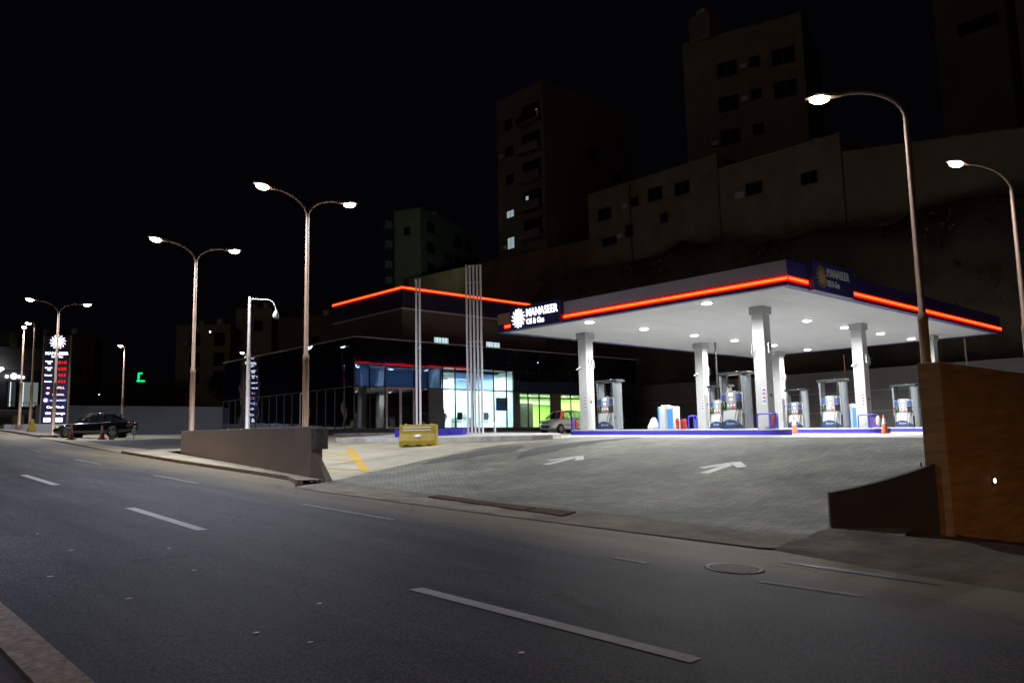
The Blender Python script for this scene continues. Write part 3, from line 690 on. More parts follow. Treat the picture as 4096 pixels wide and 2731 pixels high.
# illuminated sign on the road side
sg = cbox('sign_box', M_NAVYD, X0-.22,X0-.002,23.75,26.88,ZS-.04,6.03)
def sub(o, par): 
    o.parent = par; o.location = Vector(o.location); return o
cl = Vector(CAN.location)
def onsign(y, z): return Matrix.Translation(-cl) @ face_matrix((X0-.22, y, z), (-1,0,0))
sun_logo('sun_emblem', .44, M_LETW, sg, Matrix.Translation(cl) @ onsign(26.33,5.50) , ext=.03)
text('lettering','MANASEER', .50, M_LETW, sg, Matrix.Translation(cl) @ onsign(24.85,5.66), ext=.02, width=1.95, bold=.006)
text('lettering','Oil & Gas', .36, M_LETW, sg, Matrix.Translation(cl) @ onsign(25.26,5.27), ext=.02, width=1.1, bold=.002)
# unlit sign on the other side
sg2 = cbox('sign_box', M_NAVYD, 26.55,29.65,Y0-.22,Y0-.002,ZS-.06,6.08)
def onsign2(x, z): return face_matrix((x, Y0-.22, z), (0,-1,0))
sun_logo('sun_emblem', .42, mat('bronze_emblem',(0.30,0.18,0.08),.5), sg2, onsign2(27.12,5.52), ext=.03)
text('lettering','MANASEER', .44, M_LETD, sg2, onsign2(28.42,5.72), ext=.02, width=1.75, bold=.006)
text('lettering','Oil & Gas', .32, M_LETD, sg2, onsign2(28.02,5.33), ext=.02, width=.93, bold=.006)
# columns
def column(x, y, flip):
    zb = stn_z(x,y)+.26
    h = .255
    c = cbox('column', M_COLM, x-h,x+h,y-h,y+h,zb,ZS-.28, bevel=.015)
    k = MB().box(x-.32,x+.32,y-.32,y+.32,ZS-.30,ZS-.001).build('capital', M_CAP, c, bevel=.02)
    b = MB().box(x-h-.012,x-h,y-.20,y-.03,zb+.95,zb+1.62).build('notice_strip', M_WHITE, c)
    for i in range(4):
        z = zb+1.05+.15*i; m = M_RED if i%2 else M_BLUEF
        MB().box(x-h-.016,x-h-.0125,y-.185,y-.045,z-.015,z+.02).build('notice_text', m, b)
        MB().box(x-h-.016,x-h-.0125,y-.14,y-.09,z+.028,z+.065).build('notice_symbol', m, b)
    # junction box and loose white cable
    zb2 = zb+2.95
    jb = MB().box(x-.10,x+.12,y-h-.09,y-h,zb2,zb2+.42).build('junction_box', M_WHITE, c, bevel=.008)
    MB().box(x-.06,x+.05,y-h-.094,y-h-.0905,zb2+.12,zb2+.36).build('box_opening', M_BLACK, jb)
    P = [(x+.10,y-h-.06,zb2+.38),(x+.20,y-h-.08,zb2+.30),(x+.22,y-h-.1,zb2+.0),(x+.12,y-h-.10,zb2-.10),(x-.02,y-h-.08,zb2-.02),(x-.06,y-h-.06,zb2+.1)]
    MB().tube(P,.012,5).build('cable', M_WHITE, c)
    if flip:
        P = [(x-h-.05,y+.12,zb2+.5),(x-h-.16,y+.2,zb2+.35),(x-h-.18,y+.22,zb2),(x-h-.1,y+.2,zb2-.15),(x-h-.03,y+.1,zb2+.4)]
        MB().tube(P,.012,5).build('cable', M_WHITE, c)
    else:
        MB().tube([(x-h-.02,y+.05,zb2),(x-h-.12,y+.10,zb2-.02),(x-h-.2,y+.22,zb2-.1)],.035,6).build('loose_fitting', M_WHITE, c)
    MB().box(x-.03,x+.03,y-h-.03,y-h,zb+1.25,zb+1.35).build('switch', M_BLACK, c)
for x,y,f in ((28.8,25.85,0),(28.8,16.5,1),(37.1,16.3,0),(37.3,25.05,0),(45.2,24.9,0),(45.0,16.0,1)): column(x,y,f)
box_dp = MB().tube([(37.55,24.3,.3),(37.55,24.3,ZS-.01)],.05,8).build('drainpipe', M_MULL); cp(box_dp)
# downlights
for ly in (23.05, 17.1):
    for lx in (26.0,29.8,33.8,37.5,41.5,45.4):
        f = MB().lathe([(.24,.0),(.24,-.03),(.19,-.035)], 24, c=(lx,ly,ZS+.0)).build('downlight', M_WHITE); cp(f)
        l = MB().lathe([(.195,-.02),(.19,-.055),(.13,-.075),(.001,-.08)], 20, c=(lx,ly,ZS)).build('lens', M_DOWN, f)
        lo = light('downlight_light','SPOT',(lx-cl.x,ly-cl.y,ZS-.13-cl.z),1600,(.96,1,.985),CAN,spot_size=rad(170),spot_blend=.5,shadow_soft_size=.12)

# ------------------------------------------------------------------ pump islands
def island(label, x0, x1, y0, y1):
    t = thing('pump_island', label, 'pump island', (x0,y0,0), 0, 'blue kerbed pump islands')
    def outline(g):
        r = .7; P = []
        for cx_,cy_,a0 in ((x1-r,y0+r,-pi/2),(x1-r,y1-r,0),(x0+r,y1-r,pi/2),(x0+r,y0+r,pi)):
            for i in range(7):
                a = a0+i*pi/12; P.append((cx_+(r+g)*cos(a)-x0, cy_+(r+g)*sin(a)-y0))
        return P
    zf = lambda x,y: stn_z(x+x0,y+y0)
    MB().prism(outline(0), lambda x,y: zf(x,y)-.1, lambda x,y: zf(x,y)+.205).build('kerb_base', M_BLUE, t)
    MB().prism(outline(.012), lambda x,y: zf(x,y)+.207, lambda x,y: zf(x,y)+.26).build('kerb_cap', M_WHITE, t, bevel=.01)
    MB().prism(outline(.35), lambda x,y: zf(x,y)-.1, lambda x,y: zf(x,y)+.028).build('apron_edge', M_KERBN, t)
island('nearest blue kerbed pump island with the white cap in front of the others', 28.0,29.6,15.6,26.6)
island('middle blue kerbed pump island ending beside the traffic cone', 36.3,37.9,15.25,26.3)
island('farthest blue kerbed pump island partly hidden by the ochre wall', 44.2,45.8,14.6,26.3)

def make_pump(label):
    t = thing('fuel_pump', label, 'fuel pump', (0,0,0), 0, 'fuel pumps on the islands')
    cab = MB().box(-.26,.26,-.46,.46,0,.78).build('cabinet', mat('pump_white',(0.50,0.50,0.51),.35), t, bevel=.02)
    bd = []
    for i in range(13):
        u = i/12; bd.append((-.50+1.0*u, .10+.30*sin(min(1,(u*1.0))*pi*.5+.0)*(1-.62*max(0,(u-.35)/.65)**2)))
    for sx in (-1,1):
        M = Matrix.Translation((sx*.262,0,0)) @ Matrix(((0,0,sx,0),(-sx*-1*-1 if 0 else sx,0,0,0),(0,1,0,0),(0,0,0,1)))
        pts = [(-.47,.03)]+[(-.47+.94*(i/12), .12+.26*math.sin(pi*(.18+.82*i/12))) for i in range(13)]+[(.47,.03)]
        if sx == -1: pts = [(p[0],p[1]) for p in pts]
        bg_ = MB().prism(pts, 0, .03, M).build('curved_badge', mat('badge_blue',(0.02,0.045,0.13),.35), t)
        text('lettering','Encore S', .15, M_WHITE, bg_, face_matrix((sx*.295,0,.22),(sx,0,0)), ext=.003, width=.5)
    # head with display
    hd = MB().box(-.24,.24,-.50,.50,.79,1.42).build('head', M_GRAY, t, bevel=.02)
    for sx in (-1,1):
        x = sx*.241
        def pan(name, m, y0, y1, z0, z1, d=.02, par=hd, bev=0): 
            xa, xb = sorted((x, x+sx*d)); return MB().box(xa,xb,y0,y1,z0,z1).build(name, m, par, bev)
        cp_ = pan('display_panel', mat('pump_silver',(0.30,0.30,0.31),.35,metal=.3), -.22,.22,.80,1.52,.05,hd,.012)
        pan('screen', M_SCR, -.10,.10,1.32,1.44,.056,cp_)
        pan('screen', M_SCR, -.07,.07,1.14,1.23,.056,cp_)
        pan('keypad', M_GRAY, -.08,.06,1.02,1.10,.056,cp_)
        for i,yy in enumerate((-.14,0,.14)):
            pan('grade_button', M_SCR, yy-.028,yy+.028,.925,.975,.056,cp_)
        pan('grade_label', M_ORANGE, -sx*-.0+.09*sx-.06,.09*sx+.06,.82,.91,.056,cp_)
        for e in (-1,1):
            y0, y1 = sorted((e*.235, e*.47))
            pan('blue_panel', mat('pump_blue',(0.04,0.07,0.26),.35), y0,y1,1.14,1.40,.02)
            nb = pan('nozzle_boot', M_BLACK, y0,y1,.80,1.10,.06)
            cols = (mat('nozzle_green',(0.02,0.35,0.08),.4), M_RED)
            for k in range(2):
                yy = e*(.29+.11*k)
                P = [(x+sx*.07,yy,.86),(x+sx*.09,yy,.98),(x+sx*.12,yy,1.06),(x+sx*.08,yy,1.11)]
                MB().tube(P,[.018,.028,.024,.014],6).build('nozzle', (cols[k] if e*sx < 0 else (M_BLACK)), t)
                MB().tube([(x+sx*.11,yy-.005,1.03),(x+sx*.13,yy-.005,1.09)],.010,5).build('nozzle_guard', M_WHITE, t)
    # hose portal
    for e in (-1,1):
        R = []
        for z,w,dd in ((.6,.10,.24),(1.2,.08,.22),(1.8,.085,.23),(2.17,.11,.25)):
            y = e*(.47+.02*sin(z)); R.append([(-dd,y-w/2,z),(dd,y-w/2,z),(dd,y+w/2,z),(-dd,y+w/2,z)])
        MB().rings(R, False, True).build('portal_post', mat('portal_grey',(0.27,0.29,0.31),.25,metal=.4), t, bevel=.015)
    R = []
    for z in (0.02,.8,1.6,2.16):
        R.append([(.21*cos(a*pi/6)*1.0, -.545-.02-.17*sin(a*pi/6)-.0, z) for a in range(0,7)]+[(-.21,-.535,z),(.21,-.535,z)])
    MB().rings(R, False, True).build('hose_mast', MATS['portal_grey'], t)
    R = []
    for x_,dz in ((-.30,.0),(-.26,.05),(.26,.05),(.30,.0)):
        R.append([(x_,-.76,2.18),(x_,.62,2.18),(x_,.60,2.23+dz),(x_,-.74,2.23+dz)])
    MB().rings(R, False, True).build('top_cover', mat('pump_top',(0.012,0.016,0.018),.35), t, bevel=.01)
    MB().box(-.02,.02,-.18,-.14,2.28,2.33).build('beacon', M_WHITE, t)
    for sx in (-1,1):
        for k,(y0,y1) in enumerate(((-.36,-.30),(-.41,-.42),(.40,.36))):
            sag = .02 if k else .06
            P = [(sx*.22,y0,2.16),(sx*.26,y0,1.7),(sx*.33,y0-.02*(k+1),1.2),(sx*.42,y0-.06,.6),(sx*.46,(y0+y1)/2-.02,.12),(sx*.47,(y0+y1)/2+.05,sag),(sx*.44,y1+.12,.14),(sx*.38,y1+.08,.5),(sx*.33,y1+.02,.86)]
            # smooth path
            Q = []
            for i in range(len(P)-1):
                p0=P[max(0,i-1)];p1=P[i];p2=P[i+1];p3=P[min(len(P)-1,i+2)]
                for u in (0,.34,.67):
                    Q.append(tuple(.5*((2*p1[a])+(-p0[a]+p2[a])*u+(2*p0[a]-5*p1[a]+4*p2[a]-p3[a])*u*u+(-p0[a]+3*p1[a]-3*p2[a]+p3[a])*u**3) for a in range(3)))
            Q.append(P[-1]); MB().tube(Q,.014,6).build('hose', M_BLACK, t)
    return t
pumps = [('fuel pump nearest the left end of the front island, beside the parked hatchback',28.8,24.5),
 ('fuel pump on the front island beside the big middle column, largest of the six',28.8,17.85),
 ('fuel pump on the middle island seen just left of the largest pump',37.1,23.9),
 ('fuel pump seen right of the big front column behind the traffic cone',45.0,23.75),
 ('fuel pump on the middle island seen left of the right-hand column',37.1,17.75),
 ('rightmost fuel pump near the ochre wall',45.0,17.55)]
pz = lambda x,y: stn_z(x,y)+.262
p0 = None
for lab,x,y in pumps:
    if p0 is None: p0 = make_pump(lab); p0.location = (x,y,pz(x,y))
    else: copy_thing(p0,(x,y,pz(x,y)),0,lab)

# ------------------------------------------------------------------ forecourt furniture
def make_cone(label, loc, h=.75, group='traffic cones', M_ORANGE=M_ORANGE, M_REFL=M_REFL):
    t = thing('traffic_cone', label, 'traffic cone', loc, random.random(), group)
    MB().box(-.2,.2,-.2,.2,0,.035).build('base', M_ORANGE, t, bevel=.01)
    MB().lathe([(.15,.035),(.14,.05),(.028,h),(.001,h)], 20).build('body', M_ORANGE, t)
    r = lambda z: .14+(.028-.14)*(z-.05)/(h-.05)+.003
    MB().lathe([(r(h*.50),h*.50),(r(h*.80),h*.80)], 20).build('white_sleeve', M_REFL, t)
    return t
c0 = make_cone('orange traffic cone in front of the pump island beside the big column', (34.9,18.6,stn_z(34.9,18.6)+.02), .8)
copy_thing(c0,(35.0,14.56,stn_z(35.0,14.56)+.02),.5,'orange traffic cone between the right-hand column and the ochre wall')
c1 = make_cone('faded traffic cone by the front wheel of the black saloon', (12.5,49.3,ter(12.5,49.3)+.02), .8, M_ORANGE=mat('faded_cone',(0.25,0.05,0.03),.7), M_REFL=mat('dirty_sleeve',(0.30,0.24,0.17),.7))
cc = copy_thing(c1,(13.9,48.7,ter(13.9,48.7)+.02),1,'faded traffic cone by the rear door of the black saloon')
o = MB().box(-.13,.13,-.1,.1,0,.18).build('concrete_block', MATS['rubble'], None, bevel=.03, loc=(14.35,48.5,ter(14.35,48.5)+.012)); tag(o,'rough concrete block on the ground beside the faded cone','block')

def barrier(label, loc, rz):
    t = thing('water_barrier', label, 'barrier', loc, rz, 'yellow plastic barriers')
    prof = [(-.22,0),(-.22,.20),(-.13,.46),(-.10,.80),(.10,.80),(.13,.46),(.22,.20),(.22,0)]
    R = []
    for x in (-.71,-.69,-.45,-.2,.05,.3,.55,.69,.71):
        k = .9 if abs(x) > .7 else 1
        R.append([(x, y*k, z*(.985 if abs(x)>.7 else 1)) for y,z in prof][::-1])
    bd = MB().rings(R, False, True).build('body', M_BARR, t, bevel=.02)
    for s in (-1,1):
        for z in (.60,.70):
            y = .108+.03*(.80-z)/.34+.006
            MB().box(-.56,.5,min(s*y,s*(y+.004)),max(s*y,s*(y+.004)),z-.022,z+.012).build('reflective_stripe', M_REFL, t)
        MB().lathe([(.15,0),(.15,.012),(.001,.012)], 24, M=face_matrix((.02,s*.17,.37),(0,s,.42)) @ Matrix.Diagonal((1,.42,1,1))).build('oval_plate', M_REFL, t)
        for x in (-.42,0.05,.45):
            MB().box(x-.09,x+.09,min(s*.2,s*.224),max(s*.2,s*.224),0.0,.055).build('fork_slot', M_BLACK, t)
    for x in (-.5,0,.5): MB().lathe([(.05,.8),(.05,.835),(.001,.84)], 14, c=(x,0,0)).build('filler_cap', M_BARR, t)
    return t
bz = ter(18.1,24.7)+.015
b0 = barrier('yellow water-filled barrier with white stripes standing in the entrance', (18.1,24.75,bz), math.atan2(-.78,.63))
copy_thing(b0,(13.35,29.6,-.18),math.atan2(-.70,.70),'yellow barrier of which only the top shows above the brown wall')
copy_thing(b0,(13.35,62.3,ter(13.35,62.3)+.16),rad(80),'distant yellow barrier at the foot of the bronze street lamp')

def hoop(label, loc, rz, L_=.75, h=.58, ext=True, bag=False):
    t = thing('guard_rail', label, 'guard rail', loc, rz, 'blue guard rails on the islands')
    P = [(0,0,0),(0,0,h-.08),(.02,0,h-.02),(.08,0,h),(L_-.08,0,h),(L_-.02,0,h-.02),(L_,0,h-.08),(L_,0,0)]
    MB().tube(P,.028,8).build('rail', M_BLUEF, t)
    MB().tube([(L_*.62,0,0),(L_*.62,0,h-.01)],.022,8).build('post', M_BLUEF, t)
    MB().box(L_*.64,L_*.98,-.012,.012,.02,h-.12).build('side_plate', mat('frame_plate',(0.05,0.06,0.35),.5), t)
    return t
def extinguisher(label, loc, tilt=0):
    t = thing('fire_extinguisher', label, 'fire extinguisher', loc, 0, 'red fire extinguishers'); t.rotation_euler = (tilt,0,0)
    MB().lathe([(.06,0),(.075,.02),(.075,.34),(.06,.40),(.025,.43)], 16).build('cylinder', M_RED, t)
    MB().box(-.02,.02,-.06,.03,.43,.47).build('valve', M_BLACK, t); MB().tube([(0,.03,.45),(0,.1,.38),(0,.09,.2)],.012,6).build('hose', M_BLACK, t)
    return t
hz = pz(28.9,16)
hoop('blue guard rail at the foot of the big front column', (28.22,16.55,hz), rad(-82), L_=.8)
extinguisher('red fire extinguisher hanging in the blue guard rail by the big front column', (28.33,15.95,hz+.1), .2)
hoop('blue guard rail at the foot of the right-hand column', (36.55,16.35,pz(37,16)), rad(-82), L_=.85)
extinguisher('red fire extinguisher in the blue guard rail by the right-hand column', (36.7,15.7,pz(37,16)+.08), .3)
o = MB().lathe([(.02,0),(.10,.1),(.11,.3),(.06,.45),(.02,.5)], 12, smooth=True).build('plastic_bag', mat('bag_white',(0.7,0.7,0.66),.5), None, loc=(36.68,15.5,pz(37,16)+.05)); tag(o,'pale plastic bag hanging by the guard rail of the right-hand column','bag')
hoop('blue guard rail at the left end of the front island', (28.35,26.35,pz(28.4,26.2)), rad(60), L_=.35)
extinguisher('red fire extinguisher at the left end of the front island', (28.5,26.32,pz(28.4,26.2)+.05))
for i,(x,y) in enumerate(((28.7,20.62),(28.85,20.45),(28.75,20.28))):
    extinguisher(['red fire extinguisher standing nearest the blue and white cabinet','red fire extinguisher in the middle of the three behind the front column','red fire extinguisher beside the small blue guard rail on the front island'][i], (x,y,pz(x,y)))
hoop('small blue guard rail beside three extinguishers on the front island', (28.75,20.1,pz(28.8,20.1)), rad(-80), L_=.4, h=.55)
def cabinet(label, loc, w, h, rz):
    t = thing('goods_cabinet', label, 'cabinet', loc, rz, 'blue and white cabinets')
    MB().box(-.25,.25,-w/2,w/2,0,h).build('body', M_WHITE, t, bevel=.02)
    MB().box(-.262,-.252,-w/2+.02,-w*.12,.03,h-.12).build('blue_door', mat('light_blue',(0.06,0.25,0.75),.4), t)
    MB().box(-.262,-.252,w*.40,w/2-.01,.03,h-.05).build('blue_edge', MATS['light_blue'], t)
    MB().box(-.27,-.255,-.06,.02,.0,h+.02).build('centre_rib', M_GRAY, t, bevel=.01)
    MB().tube([(-.1,-w*.3,h),(-.12,-w*.05,h+.05),(-.08,w*.2,h+.02),(-.1,w*.4,h+.06)],.03,6).build('folded_wrap', M_WHITE, t)
    return t
cabinet('blue and white cabinet wrapped in film on the front island', (28.9,21.2,pz(28.9,21.2)), .80, .98, 0)
cabinet('white cabinet with a blue side beside the right-hand column', (37.5,16.95,pz(37.5,17)), .55, 1.05, 0)
b = MB(); R = []
for z,r in ((0,.22),(.1,.24),(.28,.17),(.42,.12),(.52,.06)):
    R.append([(r*cos(a*pi/6)*(1+.2*random.random()), r*sin(a*pi/6)*(1+.2*random.random())-.08*z, z) for a in range(12)])
o = b.rings(R, False, True).build('white_sack', mat('sack_white',(0.75,0.76,0.78),.7), None, loc=(28.75,21.95,pz(28.75,21.95))); tag(o,'crumpled white sack leaning on the blue and white cabinet','sack')
# small green sign by the grey wall
t = thing('garden_sign', 'small green and white notice on a thin post right of the black saloon', 'sign', (15.24,47.62,ter(15.24,47.62)))
MB().tube([(0,0,0),(0,0,.5)],.015,6).build('post', M_METAL, t)
Ms = face_matrix((0,0,.36),(-.28,-.96,0))
bd = MB().box(-.13,.13,0,.30,-.01,.01,Ms).build('board', mat('sign_green',(0.04,0.25,0.16),.5), t)
MB().prism([(-.1,.14),(.1,.14),(.06,.28),(-.06,.28)],.011,.016,Ms).build('white_figure', M_WHITE, bd)
MB().box(-.11,.11,.02,.11,.011,.015,Ms).build('notice_line', mat('sign_pale',(0.5,0.6,0.55),.5), bd)

# ------------------------------------------------------------------ station building
BX0,BX1,BY0,BY1 = 26.0,53.13,42.0,61.1
BZ0,BZ1,ZP = .90,6.48,3.47
t = ST = thing('station_shop', 'long low station shop of dark glass with a red light strip above', 'shop building', (BX0,BY0,.6))
def sp(o, par=None):
    if par is None: o.parent = ST; o.location = Vector(o.location)-Vector((BX0,BY0,.6))
    else: o.parent = par
    return o
def sbox(name, m, *a, **k): return sp(box(name, m, None, *a, **k))
sbox('plinth', mat('dark_plinth',(0.03,0.03,0.032),.6), BX0-.15,BX1+.1,BY0-.25,BY1,.0,BZ0-.02)
sbox('step', M_KERBN, BX0-1.6,BX1-4,BY0-1.7,BY0-.26,.2,.62, bevel=.02)
sbox('floor_slab', M_GRAY, BX0+.1,BX1-.1,BY0+.12,BY1-.1,BZ0-.02,BZ0)
sbox('roof_slab', M_MULL, BX0+.12,BX1-.12,BY0+.15,BY1-.1,5.2,BZ1-.06)
sbox('coping', mat('coping',(0.42,0.38,0.36),.5), BX0-.05,BX1+.05,BY0-.05,BY0+.14,BZ1-.05,BZ1+.015)
sbox('coping', MATS['coping'], BX0-.05,BX0+.14,BY0+.14,BY1,BZ1-.05,BZ1+.015)
sbox('end_wall', mat('end_wall',(0.035,0.034,0.034),.6), BX1-.1,BX1,BY0,BY1,BZ0,BZ1-.06)
sbox('back_wall', M_DARKW, BX0+.1,BX1-.1,BY1-.1,BY1,BZ0,BZ1-.06)
sbox('core_wall', M_DARKW, BX0+.1,BX1-.1,BY0+6.2,BY0+6.4,BZ0,5.2)
# right-hand glass front, bay by bay
bays = [26.0,27.08,28.2,30.4,31.5,32.72,33.76,35.3,36.1,37.2,38.4,39.05,39.62,40.5,41.62,42.8,43.85,45.0,46.2,47.4,49.2,51.2,53.03]
for i in range(len(bays)-1):
    a, c = bays[i]+.03, bays[i+1]-.03; lit = a > 32.7 and c < 47.5 and not (38.98 < a < 39.3) and not (42.75 < a < 43.8)
    clear_up = (32.7 < a < 39.0)
    if not (28.2 < a < 30.3):
        sbox('window_pane', M_GLCL if lit else M_GLST, a,c,BY0+.03,BY0+.05,BZ0+.04,ZP-.05)
    if 39.6 < a < 47.5 and lit:
        sbox('transom_bar', M_MULL, a,c,BY0-.0,BY0+.08,3.02,3.10)
    cu_ = (a<33.7 and clear_up) or (37.1<a<39 and clear_up)
    for (q0,q1,mm) in ((ZP+.03,4.86,M_GLCL if cu_ else (M_GLBL if a < 39 else M_GLSD)),(4.88,5.65,M_GLSD),(5.67,BZ1-.06,M_GLSD)):
        tl = rad(2.6+random.uniform(-.12,.12)); q = Matrix.Translation(((a+c)/2,BY0+.03,(q0+q1)/2)) @ Matrix.Rotation(rad(random.uniform(-.12,.12)),4,'Z') @ Matrix.Rotation(tl,4,'X')
        sp(MB().box(-(c-a)/2,(c-a)/2,-.012,.012,-(q1-q0)/2,(q1-q0)/2,q).build('spandrel_pane', mm))
b = MB()
for x in bays: 
    b.box(x-.028,x+.028,BY0,BY0+.10,BZ0,5.2) if x < 52 else None
b.box(BX0,BX1-.12,BY0-.004,BY0+.1,BZ0-.0,BZ0+.04); b.box(BX0,BX1-.12,BY0-.004,BY0+.1,ZP-.05,ZP+.03)
sp(b.build('mullions', M_MULL))
# pale panel between the lit rooms, dark piers
sbox('pier', mat('pier_grey',(0.10,0.10,0.10),.5), 39.1,39.58,BY0-.01,BY0+.02,BZ0+.04,ZP-.05)
sbox('pier', M_STNW, 42.85,43.8,BY0-.01,BY0+.02,BZ0+.04,ZP-.05)
sbox('pier', MATS['pier_grey'], 31.56,32.68,BY0-.01,BY0+.02,BZ0+.04,ZP-.05)
# aluminium double door
d = sbox('double_door', M_ALU, 28.22,28.34,BY0-.03,BY0+.03,BZ0,ZP-.0)
b = MB()
for x0,x1 in ((30.26,30.38),(29.22,29.40)): b.box(x0,x1,BY0-.031,BY0+.03,BZ0,ZP)
b.box(28.34,29.22,BY0-.03,BY0+.03,ZP-.10,ZP-.001); b.box(29.40,30.26,BY0-.03,BY0+.03,ZP-.10,ZP-.001)
b.box(28.34,29.22,BY0-.03,BY0+.03,BZ0,BZ0+.07); b.box(29.40,30.26,BY0-.03,BY0+.03,BZ0,BZ0+.07)
off = Vector((BX0,BY0,.6))
b.build('door_frame', M_ALU, d)
MB().box(28.34,29.22,BY0-.01,BY0+.0,BZ0+.07,ZP-.1).build('door_pane', M_GLST, d)
MB().box(29.40,30.26,BY0-.01,BY0+.0,BZ0+.07,ZP-.1).build('door_pane', M_GLST, d)
MB().box(29.27,29.36,BY0-.07,BY0-.032,1.85,2.1).build('door_handle', M_WHITE, d)
# left-hand glass front facing the road
n = 17; ysb = [BY0+.1+(BY1-.2-BY0)*i/n for i in range(n+1)]
for i in range(n):
    a, c = ysb[i]+.03, ysb[i+1]-.03
    if i != 5: sbox('window_pane', M_GLSL, BX0+.03,BX0+.05,a,c,BZ0+.04,ZP-.05)
    sbox('spandrel_pane', M_GLSL, BX0+.012+.004*(i%2),BX0+.04,a,c,ZP+.03,4.98)
    sbox('spandrel_pane', M_GLSL, BX0+.012+.004*((i+1)%2),BX0+.04,a,c,5.0,BZ1-.06)
b = MB()
for y in ysb: b.box(BX0,BX0+.1,y-.03,y+.03,BZ0+.04,ZP-.05)
sp(b.build('mullions', mat('grey_mullion',(0.16,0.15,0.14),.4,metal=.4)))
b = MB(); b.box(BX0-.004,BX0+.1,BY0+.101,BY1-.1,BZ0,BZ0+.04); b.box(BX0-.004,BX0+.1,BY0+.101,BY1-.1,ZP-.05,ZP+.03); sp(b.build('mullions', M_MULL))
d = sbox('side_door', M_ALU, BX0-.03,BX0+.03,ysb[5]+.05,ysb[5]+.15,BZ0,ZP-.05)
MB().box(BX0-.03,BX0+.03,ysb[6]-.15,ysb[6]-.05,BZ0,ZP-.05).build('door_frame', M_ALU, d)
MB().box(BX0-.03,BX0+.03,ysb[5]+.15,ysb[6]-.15,ZP-.17,ZP-.05).build('door_frame', M_ALU, d)
MB().box(BX0-.01,BX0,ysb[5]+.15,ysb[6]-.15,BZ0+.0,ZP-.17).build('door_pane', M_GLST, d)
# added box behind the blue glass, lit inside to give its glow
sbox('glow_box_back', mat('glow_box_blue',(0.12,0.19,0.30),.8,var=.1,vscale=1), BX0+.2,32.5,43.5,43.6,ZP+.0,4.9)
sbox('glow_box_floor', M_MULL, BX0+.2,32.5,BY0+.14,43.5,ZP-.04,ZP)
sbox('glow_box_top', M_MULL, BX0+.2,39,BY0+.14,43.6,4.92,4.96)
lo = light('interior_area_light','AREA',(29.3,42.5,4.88),40,(.75,.88,1),None,shape='RECTANGLE',size=6,size_y=.5); sp(lo)  # added dim area light for the blue glow, no fitting there
# office room
sbox('office_wall', mat('office_white',(0.72,0.78,0.78),.7), 32.6,39.15,46.6,46.75,BZ0,4.9)
sbox('office_wall', MATS['office_white'], 32.55,32.7,BY0+.14,46.6,BZ0,4.9)
sbox('office_wall', MATS['office_white'], 39.06,39.2,BY0+.14,46.6,BZ0,4.9)
sbox('office_ceiling', mat('office_ceiling',(0.10,0.12,0.14),.8), 32.7,39.06,43.62,46.6,4.75,4.85)
sbox('office_blind', mat('office_blind',(0.7,0.78,0.76),.7), 32.72,33.7,46.45,46.58,3.2,4.7)
for (x0,y0,x1,y1) in ((34.0,43.0,35.6,43.1),(34.4,44.2,35.8,44.3),(37.0,43.4,38.1,43.5)):
    sbox('tube_light', M_TUBE, x0,x1,y0,y1,4.22,4.27)
lo = light('interior_area_light','AREA',(35.9,44.4,4.6),700,(.85,1,.98),None,shape='RECTANGLE',size=5.5,size_y=3.2); sp(lo)
# green room
sbox('green_wall', mat('green_wall',(0.48,0.80,0.20),.7), 39.4,47.6,47.0,47.15,BZ0,3.3)
sbox('green_wall', MATS['green_wall'], 39.3,39.45,BY0+.14,47.0,BZ0,3.3)
sbox('green_wall', MATS['green_wall'], 47.5,47.65,BY0+.14,47.0,BZ0,3.3)
sbox('shop_ceiling', mat('shop_ceiling',(0.62,0.74,0.55),.7), 39.3,47.65,BY0+.14,47.15,3.32,3.4)
sbox('bulkhead', mat('bulkhead',(0.6,0.8,0.5),.7), 39.46,47.49,46.4,46.99,2.85,3.31)
for x in (40.3,41.9,44.2,45.7,46.6):
    for y in (43.4,45.3): sp(MB().lathe([(.09,0),(.09,-.02),(.001,-.025)],14,c=(x,y,3.319)).build('ceiling_light', emis('room_downlight',(1,1,.9),8)))
lo = light('interior_area_light','AREA',(43.4,44.4,3.2),620,(.95,1,.85),None,shape='RECTANGLE',size=7.5,size_y=3.4); sp(lo)
sbox('shelf_unit', mat('shelf_grey',(0.22,0.25,0.20),.7,var=.2,vscale=2), 40.6,42.2,43.3,43.9,BZ0,2.75, bevel=.02)
sbox('shelf_side', mat('shelf_teal',(0.18,0.45,0.32),.6), 39.9,40.5,43.4,43.9,BZ0+.1,2.8, bevel=.02)
pp = sbox('orange_poster', mat('poster_orange',(0.85,0.16,0.03),.6), 45.2,46.5,44.2,44.28,BZ0+.6,2.35)
text('poster_text', '%', .9, M_WHITE, pp, face_matrix((45.8,44.2,1.75),(0,-1,0)), ext=.004, width=.5, bold=.02)
pp = sbox('blue_poster', mat('poster_blue',(0.10,0.28,0.78),.6), 37.45,38.55,BY0+.12,BY0+.135,2.1,3.0)
MB().box(37.6,38.45,BY0+.113,BY0+.119,2.78,2.9).build('poster_heading', mat('poster_head',(0.75,0.3,0.15),.6), pp)
